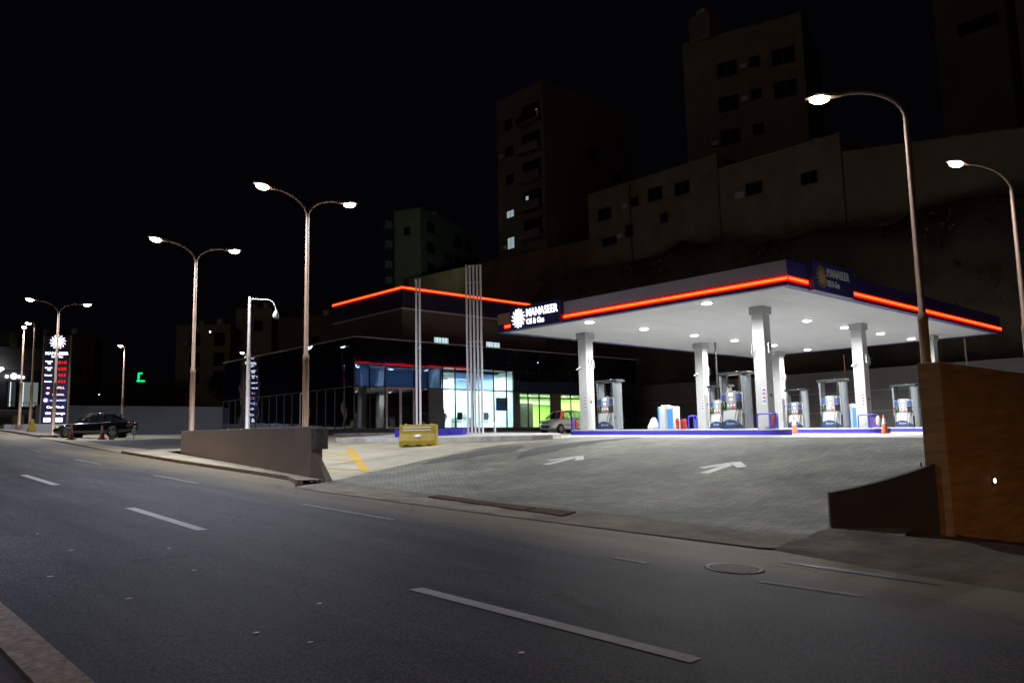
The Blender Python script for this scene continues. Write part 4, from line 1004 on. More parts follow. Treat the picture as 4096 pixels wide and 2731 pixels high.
# upper block
UX0,UX1,UY0,UY1,UZ = 32.28,46.5,46.0,55.4,10.85
sbox('upper_wall', M_STNW, UX0,UX1,UY0,UY1,BZ1-.06,9.30)
sbox('upper_trim', mat('trim',(0.62,0.52,0.46),.5), UX0-.05,UX1,UY0-.05,UY0-.0,9.28,9.40); sbox('upper_trim', MATS['trim'], UX0-.05,UX0-.001,UY0,UY1,9.28,9.40)
sbox('upper_fascia', mat('navy_upper',(0.012,0.012,0.045),.5), UX0,UX1,UY0,UY1,9.301,UZ)
sbox('light_strip', M_LEDR, UX0-.05,UX1-1.7,UY0-.055,UY0-.002,10.72,10.90)
sbox('light_strip', M_LEDC, UX0-.06,UX1-1.75,UY0-.063,UY0-.056,10.77,10.85)
sbox('light_strip', M_LEDR, UX0-.055,UX0-.002,UY0-.0,UY1,10.72,10.90)
sbox('light_strip', M_LEDC, UX0-.063,UX0-.056,UY0-.06,UY1,10.77,10.85)
for x0,x1 in ((35.05,36.3),(40.0,41.35)):
    w = sbox('upper_window', M_MULL, x0-.06,x1+.22,UY0-.04,UY0-.002,7.02,7.56)
    MB().box(x0,x1,UY0-.05,UY0-.041,7.07,7.50).build('lit_pane', emis('lit_pane',(.72,.98,1),1.1), w)
    b = MB()
    for k in range(9):
        xx = x0+(x1-x0)*(k+.5)/9; ww = .03 if k == 4 else .018; b.box(xx-ww,xx+ww,UY0-.07,UY0-.052,7.07,7.50)
    b.build('window_bars', M_MULL, w)
# gutters/roof lamp
sp(MB().lathe([(.03,0),(.03,-.03),(.001,-.035)],10,c=(41.5,BY0-.05,5.65)).build('facade_spotlight', emis('tiny_light',(1,1,.9),6)))

# furniture inside the office
def chair(label, loc, rz, m):
    t = thing('office_chair', label, 'chair', loc, rz, 'chairs in the lit office')
    MB().box(-.24,.24,-.24,.24,.42,.49).build('seat', m, t, bevel=.03)
    R = [[(-w,.22+.06*z,z+.45),(w,.22+.06*z,z+.45),(w,.27+.06*z,z+.45),(-w,.27+.06*z,z+.45)] for z,w in ((0.1,.2),(.3,.25),(.55,.24),(.62,.18))]
    MB().rings(R, False, True).build('backrest', m, t, bevel=.02)
    for a,b_ in ((-.2,-.2),(.2,-.2),(-.2,.2),(.2,.2)): MB().tube([(a,b_,0),(a*.95,b_*.95,.43)],.014,6).build('leg', M_SIL, t)
    return t
MCH = mat('chair_dark',(0.03,0.04,0.05),.6); MCW = mat('chair_white',(0.5,0.56,0.56),.5)
chair('dark chair with a square back at the left end of the office', (33.3,43.2,BZ0), rad(200), MCH)
chair('dark chair with a round back beside the seated person', (34.5,42.8,BZ0), rad(185), MCH)
chair('pale chair on the far side of the office desk', (36.6,44.2,BZ0), rad(20), MCW)
chair('pale chair at the right end of the office desk', (37.1,43.0,BZ0), rad(160), MCW)
t = thing('office_desk', 'pale desk in the middle of the lit office', 'desk', (35.6,43.6,BZ0))
MB().box(-.8,.8,-.35,.35,.70,.74).build('desk_top', MCW, t, bevel=.01); MB().box(-.75,-.70,-.3,.3,0,.70).build('side_panel', MCW, t); MB().box(.70,.75,-.3,.3,0,.70).build('side_panel', MCW, t)
b = MB(); b.box(-.02,.02,-.02,.02,0,.12); b.box(-.22,.22,-.012,.012,.10,.38)
o = b.build('computer_monitor', M_BLACK, None, loc=(35.4,43.6,BZ0+.74)); tag(o,'small dark computer monitor on the office desk','monitor')
def person(loc, rz):
    me = bpy.data.meshes.new('person')
    J = [(0,0,.50,.13),(0,.02,.72,.13),(0,.0,.92,.15),(0,-.03,1.04,.06),(0,-.05,1.12,.075),(0,-.055,1.22,.085),
         (-.18,-.01,.97,.06),(-.24,-.08,.74,.045),(-.18,-.30,.70,.035),(.18,-.01,.97,.06),(.24,-.08,.74,.045),(.18,-.30,.70,.035),
         (-.1,-.02,.50,.09),(-.12,-.42,.50,.07),(-.12,-.42,.08,.05),(-.12,-.54,.04,.04),(.1,-.02,.50,.09),(.12,-.42,.50,.07),(.12,-.42,.08,.05),(.12,-.54,.04,.04)]
    E = [(0,1),(1,2),(2,3),(3,4),(4,5),(2,6),(6,7),(7,8),(2,9),(9,10),(10,11),(0,12),(12,13),(13,14),(14,15),(0,16),(16,17),(17,18),(18,19)]
    me.from_pydata([j[:3] for j in J], E, []); me.update()
    o = bpy.data.objects.new('person', me); COL.objects.link(o)
    o.modifiers.new('skin','SKIN')
    for i, sv in enumerate(me.skin_vertices[0].data): sv.radius = (J[i][3], J[i][3])
    me.skin_vertices[0].data[0].use_root = True
    s = o.modifiers.new('s','SUBSURF'); s.levels = 1; s.render_levels = 2
    me.materials.append(mat('dark_clothes',(0.06,0.06,0.07),.8)); o.location = loc; o.rotation_euler = (0,0,rz)
    MB().lathe([(.03,-.13),(.085,-.08),(.105,0),(.095,.06),(.05,.105),(.001,.112)],14,c=(0,-.03,1.21)).build('hair', mat('brown_hair',(0.10,0.045,0.02),.7), o)
    MB().lathe([(.001,-.09),(.05,-.075),(.075,-.02),(.075,.04),(.04,.07)],12,c=(0,-.09,1.18)).build('face', mat('skin',(0.5,0.3,0.2),.6), o)
    return o
tag(person((33.95,43.6,BZ0), rad(150)), 'seated person in dark clothes with brown hair at the office desk', 'person')

# ------------------------------------------------------------------ price totem
TX, TY = 17.6, 74.7; TB, TT = 2.05, 9.5
tn = Vector((-.42,-.91,0)).normalized()
t = TOT = thing('price_totem', 'tall navy price sign with lit white lettering and red prices', 'price sign', (TX,TY,TB))
Mt = face_matrix((0,0,0), tn); TH = TT-TB; TW = 1.98
def tm(u, v, d=0): return Mt @ Matrix.Translation((-TW/2+TW*u, TH*(1-v), d))
pnl = MB().box(-TW/2+.08,TW/2-.08,.05,TH-.02,-.14,.14,Mt).build('panel', M_NAVYD, t, bevel=.01)
for e in (-1,1): MB().box(e*TW/2-.05,e*TW/2+.05,-.3,TH,-.16,.16,Mt).build('side_post', M_BRZ, t)
V = lambda z: (z-80)/1400.0
sun_logo('sun_emblem', .60, M_LETW, t, tm(.52,V(187),.142), ext=.03)
LD = .145
text('lettering','MANASEER',.34,M_LETW,t,tm(.50,V(370),LD),ext=.01,width=1.7,bold=.004)
text('lettering','Oil & Gas',.24,M_LETW,t,tm(.52,V(420),LD),ext=.01,width=.85,bold=.002)
for z,a,bb,num in ((512,'Unleaded','95','810'),(612,'Unleaded','90','620'),(710,'Diesel',None,'465'),(808,'Kerosene',None,'465')):
    text('lettering',a,.15,M_LETW,t,tm(.22,V(z-(18 if bb else 0)),LD),ext=.01,width=.52,bold=.006)
    if bb: text('lettering',bb,.17,M_LETW,t,tm(.24,V(z+16),LD),ext=.01,width=.24,bold=.006)
    db = MB().box(-.42,.42,-.16,.16,0,.006,tm(.68,V(z),.141)).build('digit_display', M_BLACK, t)
    text('digits',num,.34,M_DIGR,db,tm(.73,V(z),.150),ext=.01,width=.60,bold=.0)
M_PINK = emis('pink_letters',(1,.62,.62),2.2); M_PALE = emis('pale_letters',(.55,.62,1),2.2)
text('lettering','e',.3,M_PINK,t,tm(.24,V(903),LD),ext=.01,width=.26,bold=.003)
text('lettering','eFILL',.26,M_PINK,t,tm(.68,V(905),LD),ext=.01,width=.68,bold=.002)
b = MB()
for k,r in enumerate((.10,.17,.24)):
    pts = [(r*cos(a),r*sin(a)-.1) for a in [pi*.28+pi*.44*i/8 for i in range(9)]]+[((r-.05)*cos(a),(r-.05)*sin(a)-.1) for a in [pi*.72-pi*.44*i/8 for i in range(9)]]
    b.prism(pts,0,.01,tm(.23,V(1000),LD))
b.build('wireless_symbol', M_PINK, t)
text('lettering','MANAFILL',.2,M_PINK,t,tm(.63,V(1012),LD),ext=.01,width=.86,bold=.004)
sun_logo('small_sun_emblem',.20,M_PALE,t,tm(.17,V(1098),LD),ext=.012)
text('lettering','LUMI MARKET',.19,M_PALE,t,tm(.63,V(1102),LD),ext=.01,width=1.18,bold=.003)
text('lettering','Car Wash',.27,M_LETW,t,tm(.54,V(1205),LD),ext=.01,width=1.28,bold=.004)
text('lettering','Oil Change',.27,M_LETW,t,tm(.54,V(1300),LD),ext=.01,width=1.45,bold=.004)
for u in (.25,.70):
    c = MB().box(-.25,.25,-.17,.17,0,.01,tm(u,V(1400),LD)).build('payment_card', M_LETW, t)
    MB().box(-.18,.18,-.09,.09,.011,.016,tm(u,V(1400),LD)).build('card_stripe', emis('card_stripe',(.8,.4,.35) if u>.5 else (.6,.55,.9),1.4), c)

# ------------------------------------------------------------------ cars
def car(name, label, loc, rz, L_, Wd, H, paint, prof, cabin, wheel_r, axles, clear, group=None, sedan=True):
    """prof: list of (x, z_top_of_lower_body, half_width); cabin: dict of x positions"""
    t = thing(name, label, 'car', loc, rz, group)
    R = []
    for x, zt, w, zb in prof:
        R.append([(x,-w*.86,zb),(x,-w*.98,zb+.10),(x,-w,zb+.28),(x,-w*.97,zt-.10),(x,-w*.86,zt-.01),(x,-w*.45,zt+.015),
                  (x,w*.45,zt+.015),(x,w*.86,zt-.01),(x,w*.97,zt-.10),(x,w,zb+.28),(x,w*.98,zb+.10),(x,w*.86,zb)][::-1])
    body = MB().rings(R, True, True).build('body', paint, t, sub=1)
    # greenhouse glass
    xa,xb,xc,xd = cabin['x']; zb_, zt_ = cabin['z']; w0, w1 = cabin['w']
    def gh(inset, zlift=0):
        return [[(xa+inset,-w0,zb_),(xa+inset,w0,zb_),(xb+inset*.5,w1,zt_),(xb+inset*.5,-w1,zt_)],
                [(xd-inset,-w0,zb_),(xd-inset,w0,zb_),(xc-inset*.5,w1,zt_),(xc-inset*.5,-w1,zt_)]]
    A_, B_ = gh(.0)
    vs = A_+B_
    MB().add(vs, [(0,1,2,3),(7,6,5,4),(1,5,6,2),(0,3,7,4),(3,2,6,7),(0,4,5,1)]).build('window_glass', M_CGL, t, bevel=.02)
    # roof
    R = []
    nx = 8
    for i in range(nx+1):
        u = i/nx; x = (xb-.06)*(1-u)+(xc+.10)*u; crown = cabin.get('crown',.05)*sin(pi*u)
        w = w1+.015
        R.append([(x,-w,zt_-.03),(x,-w,zt_+.01+crown*.6),(x,-w*.6,zt_+.03+crown),(x,w*.6,zt_+.03+crown),(x,w,zt_+.01+crown*.6),(x,w,zt_-.03)])
    MB().rings(R, True, True).build('roof', paint, t)
    def pil(x0,z0,x1,z1,w):
        for s in (-1,1):
            b = MB(); y0 = s*(w0+.004); y1 = s*(w1+.006)
            b.tube([(x0,y0,z0),((x0+x1)/2,(y0+y1)/2,(z0+z1)/2+.01),(x1,y1,z1)], w, 6); b.build('pillar', paint, t)
    pil(xa-.02,zb_-.02,xb-.02,zt_,.034); pil(xd+.02,zb_-.02,xc+.03,zt_,.05)
    xm = cabin['mid']; pil(xm,zb_,xm-.02,zt_,.035)
    if 'mid2' in cabin: pil(cabin['mid2'],zb_,cabin['mid2']-.12,zt_,.05)
    # wheels
    for ax in axles:
        for s in (-1,1):
            y = s*(Wd/2-.085)
            Mw = Matrix.Translation((ax,y,wheel_r)) @ Matrix.Rotation(-s*pi/2,4,'X')
            ar = MB().lathe([(wheel_r*1.17,-.02),(wheel_r*1.17,.072),(wheel_r*1.02,.076),(.001,.075)], 28, M=Mw).build('wheel_arch', M_BLACK, t)
            Mw2 = Matrix.Translation((ax,y+s*.015,wheel_r)) @ Matrix.Rotation(-s*pi/2,4,'X')
            wh = MB().lathe([(wheel_r*.7,-.09),(wheel_r*.96,-.08),(wheel_r,-.05),(wheel_r,.06),(wheel_r*.96,.09),(wheel_r*.66,.10)], 28, M=Mw2).build('tyre', M_RUB, t)
            rm = MB().lathe([(wheel_r*.66,.0),(wheel_r*.66,.096),(wheel_r*.60,.105),(wheel_r*.56,.09),(.001,.085)], 28, M=Mw2).build('rim', M_SIL, wh)
            b = MB()
            for k in range(6):
                a = k*pi/3; c = Matrix.Rotation(a,4,'Z'); b.box(.02,wheel_r*.6,-.028,.028,.086,.103, Mw2 @ c)
            b.build('spokes', M_SIL, rm)
    return t, body
# black saloon leaving by the side entrance; local +x is forward
PB = mat('black_car_paint',(0.008,0.009,0.012),.18,coat=1.0)
prof = [(-2.18,.74,.62,.34),(-2.12,.93,.74,.26),(-1.95,.99,.80,.22),(-1.45,1.0,.84,.20),(-.7,.95,.855,.19),(.2,.92,.86,.19),(.9,.90,.85,.19),(1.25,.86,.83,.20),(1.75,.77,.79,.21),(2.05,.67,.70,.24),(2.15,.55,.60,.30)]
rzs = math.atan2(1.45,-2.15)
xr = Vector((15.55,51.5)); fwd = Vector((cos(rzs),sin(rzs)))
sc = xr + fwd*1.22
SED,_b = car('parked_car','black saloon car in front of the grey wall with its lamps catching light',(sc.x,sc.y,.66),rzs,4.33,1.72,1.46,PB,prof,
    dict(x=(1.10,.30,-.72,-1.72),z=(.90,1.40),w=(.74,.56),mid=-.28,mid2=-1.12,crown=.06),.305,(1.30,-1.22),.17)
def lampbox(par, name, m, x, y, z, sx, sy, sz):
    return MB().lathe([(.001,-1),(.7,-.75),(1,0),(.7,.75),(.001,1)],10,M=Matrix.Translation((x,y,z)) @ Matrix.Diagonal((sx,sy,sz,1))).build(name, m, par)
M_HEAD = mat('headlamp',(0.55,0.55,0.5),.15,coat=.6); M_TAIL = mat('tail_lamp',(0.35,0.01,0.015),.25)
for s in (-1,1):
    h = lampbox(SED,'headlight',M_HEAD,1.93,s*.62,.66,.20,.13,.075); lampbox(SED,'indicator',emis('amber_glint',(1,.45,.03),1.6),1.86,s*.715,.63,.04,.02,.02)
    lampbox(SED,'tail_light',M_TAIL,-2.06,s*.64,.80,.12,.14,.10)
    lampbox(SED,'mirror',PB,.78,s*.92,.98,.07,.09,.06)
    for x in (.32,-.75): MB().box(x-.08,x+.06,min(s*.862,s*.885),max(s*.862,s*.885),.80,.83).build('door_handle', PB, SED)
MB().box(2.12,2.165,-.26,.26,.42,.52).build('number_plate', M_WHITE, SED)
MB().box(-2.2,-2.165,-.26,.26,.60,.71).build('number_plate', M_WHITE, SED)
MB().box(2.08,2.15,-.3,.3,.56,.61).build('grille', M_MULL, SED)
# silver-beige hatchback by the shop
PS = mat('beige_car_paint',(0.82,0.79,0.72),.35,coat=.6)
prof = [(-1.78,.80,.62,.34),(-1.74,.98,.72,.26),(-1.55,1.02,.76,.22),(-.8,.98,.79,.20),(0,.94,.80,.20),(.75,.93,.79,.20),(1.1,.90,.77,.20),(1.45,.80,.73,.21),(1.68,.70,.66,.24),(1.77,.55,.56,.28)]
HAT,_b = car('parked_car','beige hatchback parked by the green-lit shop window behind the front column',(38.85,36.95,.42),pi,3.57,1.6,1.54,PS,prof,
    dict(x=(1.12,.42,-1.12,-1.62),z=(.93,1.42),w=(.70,.55),mid=-.30,crown=.05),.28,(1.14,-1.22),.16)
for s in (-1,1):
    R = []
    lampbox(HAT,'headlight',M_HEAD,1.42,s*.60,.76,.22,.11,.085); lampbox(HAT,'fog_light',M_HEAD,1.66,s*.52,.38,.03,.05,.04)
    lampbox(HAT,'tail_light',M_TAIL,-1.70,s*.62,.95,.08,.10,.14); lampbox(HAT,'mirror',PS,.72,s*.86,1.0,.07,.10,.065)
    for x in (.28,-.72): MB().box(x-.07,x+.06,min(s*.80,s*.825),max(s*.80,s*.825),.82,.85).build('door_handle', PS, HAT)
    MB().box(-.95,.80,min(s*.80,s*.822),max(s*.80,s*.822),.50,.54).build('side_moulding', M_BLACK, HAT)
b = MB(); b.prism([(-.42,.50),(.42,.50),(.30,.32),(-.30,.32)],0,.03,face_matrix((1.765,0,0),(1,0,0))); b.build('lower_grille', M_BLACK, HAT, bevel=.01)
b = MB(); b.prism([(-.36,.70),(.36,.70),(.30,.655),(-.30,.655)],0,.03,face_matrix((1.735,0,0),(1,0,0))); b.build('upper_grille', M_MULL, HAT)
MB().box(1.775,1.80,-.24,.24,.53,.63).build('number_plate', M_WHITE, HAT)

# ------------------------------------------------------------------ boundary walls behind
t = thing('grey_wall', 'long plain grey wall behind the black saloon at the left', 'wall', (17.4,80,0))
MB().prism([(0,0),(19,0),(19,.3),(0,.3)], 0, lambda x,y: 3.93+.004*x).build('wall_face', M_GREYW, t); MB().box(-0.02,19,-.012,-.002,2.18,2.20).build('groove', M_SIL, t)
MB().box(0,19,-.02,-.001,3.55,3.57).build('groove', M_GREYW, t)
o = MB().box(-.9,-.02,-.3,.3,0,3.05).build('gate_post', mat('tan_post',(0.22,0.16,0.11),.8,var=.2,vscale=2), None, loc=(16.5,80,0), bevel=.03); tag(o,'square tan post at the left end of the grey wall','post')
t = thing('retaining_wall', 'long grey retaining wall behind the pumps below the rocky slope', 'wall', (56,0,0))
MB().prism([(0,-10),(.4,-10),(.4,46),(0,46)], -.8, lambda x,y: 4.30+.0045*max(0,y)).build('wall_face', M_GREYW2, t)
b = MB()
for z in (1.5,2.9): b.box(-.012,-.002,-10,46,z,z+.03)
b.build('groove', M_SIL, t)

# ------------------------------------------------------------------ hillside and buildings on it
def hill_z(x, y):
    b0 = 4.4
    top = 17.0 + (y-20)*.05
    u = ss((x-56.8)/9.5)
    z = b0+(top-b0)*u
    if x > 70: z = top + (x-70)*.35
    return z
vs = []; fs = []; nx_, ny2 = 44, 80
for i in range(nx_+1):
    x = 56.4+ (i/nx_)**1.3*110
    for j in range(ny2+1):
        y = -60+230*j/ny2
        k = ss((x-56.8)/3)*ss(1-(x-80)/30 if x > 80 else 1)
        e = 1.3*sin(x*.9+y*.31)*sin(y*.53-x*.2)+.8*sin(y*1.7+x*1.1)+.7*(random.random()-.5)
        z = hill_z(x,y)+e*k*.55
        if y > 62: z -= (z-2.5)*ss((y-62)/18)*(1-ss((x-66)/6))
        vs.append((x,y,z))
fs = [(i*(ny2+1)+j,(i+1)*(ny2+1)+j,(i+1)*(ny2+1)+j+1,i*(ny2+1)+j+1) for i in range(nx_) for j in range(ny2)]
struct(MB().add(vs, fs, True).build('hillside', M_HILL))
# the rocky slope behind the wall left of the station: lower bank
vs = []; fs = []
for i in range(31):
    for j in range(31):
        x = 10+80*i/30; y = 80.5+70*j/30
        z = 1.0+(y-80)*.11+ .8*sin(x*.4+y*.2)*.3 + .4*(random.random()-.5)
        vs.append((x,y,z if j else z-.5))
fs = [(i*31+j,(i+1)*31+j,(i+1)*31+j+1,i*31+j+1) for i in range(30) for j in range(30)]
struct(MB().add(vs, fs, True).build('back_bank', M_DIRT))

M_LITW = emis('lit_window',(.75,.95,1.0),.35); M_LITY = emis('lit_window_warm',(1.0,.72,.3),.16)
def house(label, P, Q, depth, z0, z1, m, wins_f=(), wins_s=(), roof=True, name='apartment_building'):
    """P = near corner (x,y), Q = far-left corner of the road-facing face; the side face runs from P away. windows: (u along P->Q, z, w, h, kind)"""
    P = Vector(P); Q = Vector(Q); d = (Q-P); Lf = d.length; d.normalize(); s = Vector((d.y,-d.x))
    if s.x < 0: s = -s
    t = thing(name, label, 'building', (P.x,P.y,z0)); H = z1-z0
    q = [(0,0),(d.x*Lf,d.y*Lf),(d.x*Lf+s.x*depth,d.y*Lf+s.y*depth),(s.x*depth,s.y*depth)]
    MB().prism(q, -6, H).build('wall', m, t)
    c = (q[0][0]+q[2][0])/2, (q[0][1]+q[2][1])/2
    MB().prism([(c[0]+(x-c[0])*1.01, c[1]+(y-c[1])*1.01) for x,y in q], H+.002, H+.22).build('parapet', m, t)
    def win(o, r, n, z, w, h, kind):
        M = face_matrix((o.x,o.y,z-z0), n)
        wn = MB().box(-w/2-.1,w/2+.1,-h/2-.1,h/2+.1,-.05,.035,M).build('window', M_WFR, t)
        mm = {0:M_WIN,1:M_LITW,2:M_LITY}[kind]
        MB().box(-w/2,-.04,-h/2,h/2,.036,.05,M).build('pane', mm, wn); MB().box(.04,w/2,-h/2,h/2,.036,.05,M).build('pane', mm if kind!=1 or w<1.2 else mm, wn)
    if abs(depth) > 7 and Lf > 3.5:
        for u,v in ((.3,.35),(.7,.5)):
            c_ = d*Lf*u+s*depth*v; MB().lathe([(.55,0),(.6,.1),(.6,1.1),(.3,1.3),(.001,1.32)],14,c=(c_.x,c_.y,H+.2)).build('water_tank', M_WHITE if u<.5 else M_GRAY, t)
    for i_,(u,z,w,h,k) in enumerate(wins_f):
        if i_%3 == 1:
            M = face_matrix((d.x*(u+w*.5+.7),d.y*(u+w*.5+.7),z-z0-h*.3),(-s.x,-s.y,0)); MB().box(-.38,.38,-.27,.27,0,.3,M).build('air_conditioner', M_GRAY, t)
    for u,z,w,h,k in wins_f: win(d*u, d, (-s.x,-s.y,0), z, w, h, k)
    for u,z,w,h,k in wins_s: win(s*u, s, (-d.x,-d.y,0), z, w, h, k)
    return t, d, s
# T1: tower with stacked balconies
t1,d,s = house('tall narrow apartment tower with stacked corner balconies and a few lit windows', (71.6,70.3),(72.0,79.8),17.8,24.0,46.4, M_HOUSE,
   [(6.9,42.7,1.5,1.3,0),(6.9,38.9,1.5,1.2,0),(6.9,35.0,1.5,1.2,0),(6.9,30.2,1.4,.9,1),(6.9,26.2,1.3,1.5,1)],
   [(9,38.5,1.4,1.2,0),(14,36.2,1.4,1.2,0),(10,31,1.4,1.2,0),(15.0,34.8,1.8,.8,2)])
for k,z in enumerate((41.3,37.4,33.6,29.6,25.8)):
    bl = MB().prism([(-.9,.3),(-.9,4.3),(.2,4.3),(.2,.3)], z-24.0, z-24.0+.2).build('balcony', M_HOUSE2, t1)
    MB().prism([(-.9,.3),(-.9,4.3),(-.8,4.3),(-.8,.3)], z-24.0+.201, z-24+1.05).build('balcony_wall', M_HOUSE if k else M_WIN, bl)
    MB().prism([(.02,.7),(-.06,.7),(-.06,4.0),(.02,4.0)], z-24.0+.25, z-24+2.7).build('balcony_opening', M_WIN, bl)
MB().box(-.07,-.075+.0,1.0,1.35,17.6,19.0).build('lit_door', M_LITY, t1)
MB().box(-.10,-.09,3.0,3.5,7.2,7.7).build('lit_pane', M_LITW, t1)
# T2: broad block at right with rooftop room
t2,d,s = house('broad apartment block on the hill with a small rooftop room', (82.6,40.1),(78.6,53.3),12,30.0,46.9, M_HOUSE2,
   [(2.2,42.5,2.4,1.8,0),(5.4,42.7,1.1,1.1,0),(8.6,42.6,2.2,1.7,0),(2.2,38.6,2.4,1.8,0),(5.4,38.8,1.1,1.1,0),(8.6,38.4,2.2,1.7,0),(5.4,34.6,1.1,1.1,0),(8.6,34.4,2.2,1.7,0)],
   [(4,42,1.6,1.4,0),(9,42,1.6,1.4,0)])
MB().box(-3.6,-1.0,9.6,12.4,16.9,20.2).build('rooftop_room', M_HOUSE2, t2); MB().box(-3.1,-1.8,10.4,11.6,20.2,21.0).build('water_tank', M_GRAY, t2)
# T0: greenish block at left
t0,d,s = house('lower apartment block with small left balconies tinted green', (75.5,102.4),(73.6,107.0),20,24,37.4, M_HOUSEG,
   [(2.5,34,1,1.2,0)],
   [(3.2,35.0,2.3,1.6,0),(3.2,31.6,2.3,1.6,0),(3.2,28.2,2.3,1.6,0),(8.2,31.2,.9,1,0),(9.8,31.2,.9,1,0),(12.5,34.6,2.2,2,0),(16.5,34.6,2.2,2,0),(12.5,31,2.2,2,0),(9.0,27.5,1.0,.7,2),(16.5,31,2.2,2,0)])
for z in (34.6,31.4,28.0,25.4):
    bl = MB().prism([(-2.6,4.0),(-1.9,6.2),(-3.2,6.6),(-3.9,4.4)], z-24, z-23.8).build('balcony', M_HOUSEG, t0)
    MB().prism([(-2.7,4.1),(-3.8,4.4),(-3.85,4.3),(-2.7,4.0)], z-23.79, z-22.9).build('balcony_wall', M_HOUSEG, bl)
gl = light('green_fill_light','SPOT',(60,80,20),1500,(.62,1,.70),None,shadow_soft_size=.5,spot_size=rad(64),spot_blend=1.0)  # added unseen spot that tints the block green
gl.rotation_euler = (Vector((79,101,31))-Vector((60,80,20))).to_track_quat('-Z','Y').to_euler()
# T3: dark building at top right
house('dark building cut by the top right corner of the picture', (97.7,31.3),(97.6,24.0),-14 if 0 else 14,36,60, M_HOUSE, [(4.5,45.5,4,1.4,0)], [(3,44,1.5,1.4,0),(8,44,1.5,1.4,0),(8,50,1.5,1.4,0)])
house('neighbouring dark building behind the one cut by the top right corner', (99,23.4),(99.0,12),14,36,54, M_HOUSE2, [(3,44,2,1.6,0),(7,44,2,1.6,0),(3,49,2,1.6,0)], [])
# low houses on the terrace
lw,d,s = house('low stone house on the terrace left of the broad block', (67.3,42.3),(67.3,59.3),9,15,27.4, M_HOUSE2,
   [(14.6,24.8,1.8,1.3,0),(10.3,25.2,.9,.9,0),(7.6,25.4,1.7,1.3,0),(4.2,25.2,1.7,1.2,0),(11.2,22.2,.9,1.2,0),(14.0,21.6,2,.8,0),(6.6,22.6,.8,.9,0)], [], name='terrace_house')
MB().tube([(-.08,10.9,0),(-.08,10.9,12.3)],.07,6).build('drainpipe', M_MULL, lw)
house('rough terrace building with an uneven roof below the broad block', (67.4,30.0),(67.4,42.2),9,15,25.9, M_HOUSE2, [(3,22.8,1.4,1.0,0),(8.5,23.2,1.6,1.1,0)], [], name='terrace_house')
t = thing('terrace_wall', 'long dark stone terrace wall high on the slope at right', 'wall', (67.5,-10,12))
MB().prism([(0,0),(.6,0),(.6,39.9),(0,39.9)], 0, lambda x,y: 6.6+.145*y).build('wall_face', M_HOUSE, t)
t = thing('terrace_wall', 'long reddish stone terrace wall rising behind the station shop', 'wall', (70,60,12))
MB().prism([(0,0),(.6,0),(.6,38),(0,38)], 0, lambda x,y: 11.3+.03*y).build('wall_face', M_REDW, t)
# dim blocks far left
house('dim three-storey block left of the station shop', (50.1,115.5),(44.2,120.9),8,8.5,17.8, mat('pale_block_wall',(0.36,0.32,0.26),.9,var=.1,vscale=.3),
   [(1.6,15.8,1.4,1.8,0),(5.2,15.8,1.4,1.8,0),(1.6,12.9,1.4,1.8,0),(5.2,12.9,1.4,1.8,0),(1.6,10.2,1.4,1.6,0),(5.2,10.2,1.4,1.6,0)], [])
house('taller dim block rising behind the three-storey one', (55.5,113.2),(51.6,117.0),8,8.5,20.5, MATS['pale_block_wall'], [(2,18,1.2,1.4,0)], [])
house('narrow dark house behind the left end of the shop roof', (57,97),(52,104),8,8,17.5, M_HOUSE, [(3,14.2,1.2,1.2,0)], [], name='terrace_house')
house('dark house with two faintly lit windows behind the price sign', (34,124),(25,127.5),10,6,16, M_HOUSE, [(6.6,11.6,.55,1.2,1),(3.6,11.5,.5,1.2,0),(1.9,11.3,.5,1.1,0)], [], name='terrace_house')
# distant shop at far left
FX, FY = 24.3, 108.0
t = thing('distant_shop', 'distant building with a glazed shop front behind the street lamps at far left', 'building', (FX,FY,4.8))
MB().box(-9.5,0,0,12,-3,9.0).build('wall', mat('far_wall',(0.06,0.062,0.068),.8,var=.3,vscale=.3), t)
MB().box(-6.4,0,-.12,-.001,4.6,7.2).build('pale_band', mat('band',(0.20,0.20,0.21),.7), t)
b = MB()
for x in (-9.3,-7.4,-5.8,-3.9): b.box(x,x+.8,-.2,-.002,6.9,9.0)
b.build('pilaster', M_HOUSE, t)
for i,(x0,x1) in enumerate(((-8.8,-7.0),(-6.4,-4.7),(-3.9,-2.9),(-2.6,-.6))):
    w = MB().box(x0,x1,-.10,-.001,.2,3.3).build('shop_window', M_MULL, t)
    MB().box(x0+.12,x1-.12,-.12,-.101,.3,3.15).build('pane', emis('shop_pane',(.62,.78,.75),.22) if i in (1,3) else emis('shop_pane_dim',(.5,.6,.6),.06), w)
    MB().box(x0+.3,x0+.4,-.135,-.121,.3,3.15).build('pane_edge', emis('pane_edge',(.8,.95,1),1.0), w) if i in (2,3) else None
text('lit_sign','STORE',.7,M_LETW,t,face_matrix((-4.8,-.2,4.75),(0,-1,0)),ext=.02,width=1.9) if 0 else None
for k in range(7): MB().lathe([(.001,-.2),(.2,-.12),(.24,0),(.2,.12),(.001,.2)],10,c=(-6.3+.26*k,-1.2,3.5+.17*k)).build('festoon_bulb', emis('festoon',(1,1,1),7), t)
MB().box(-7.4,-4.9,-.5,-.3,3.0,3.6).build('lit_awning', emis('awning',(.85,.9,1),1.6), t)
for x,z,r in ((-4.0,3.75,.2),(-3.3,3.8,.36),(-2.75,3.75,.2),(-2.35,3.7,.17)): MB().lathe([(.001,-.05),(r,0),(.001,.05)],12,M=face_matrix((x,-.25,z),(0,-1,0))).build('lit_sign_disc', M_LETW, t)
b = MB()
for k in range(16): b.box(-9.4+.6*k,-9.35+.6*k,-3.0,-2.95,-.6,.6)
b.box(-9.4,0,-3.02,-2.93,.6,.66); b.build('railing', M_MULL, t)
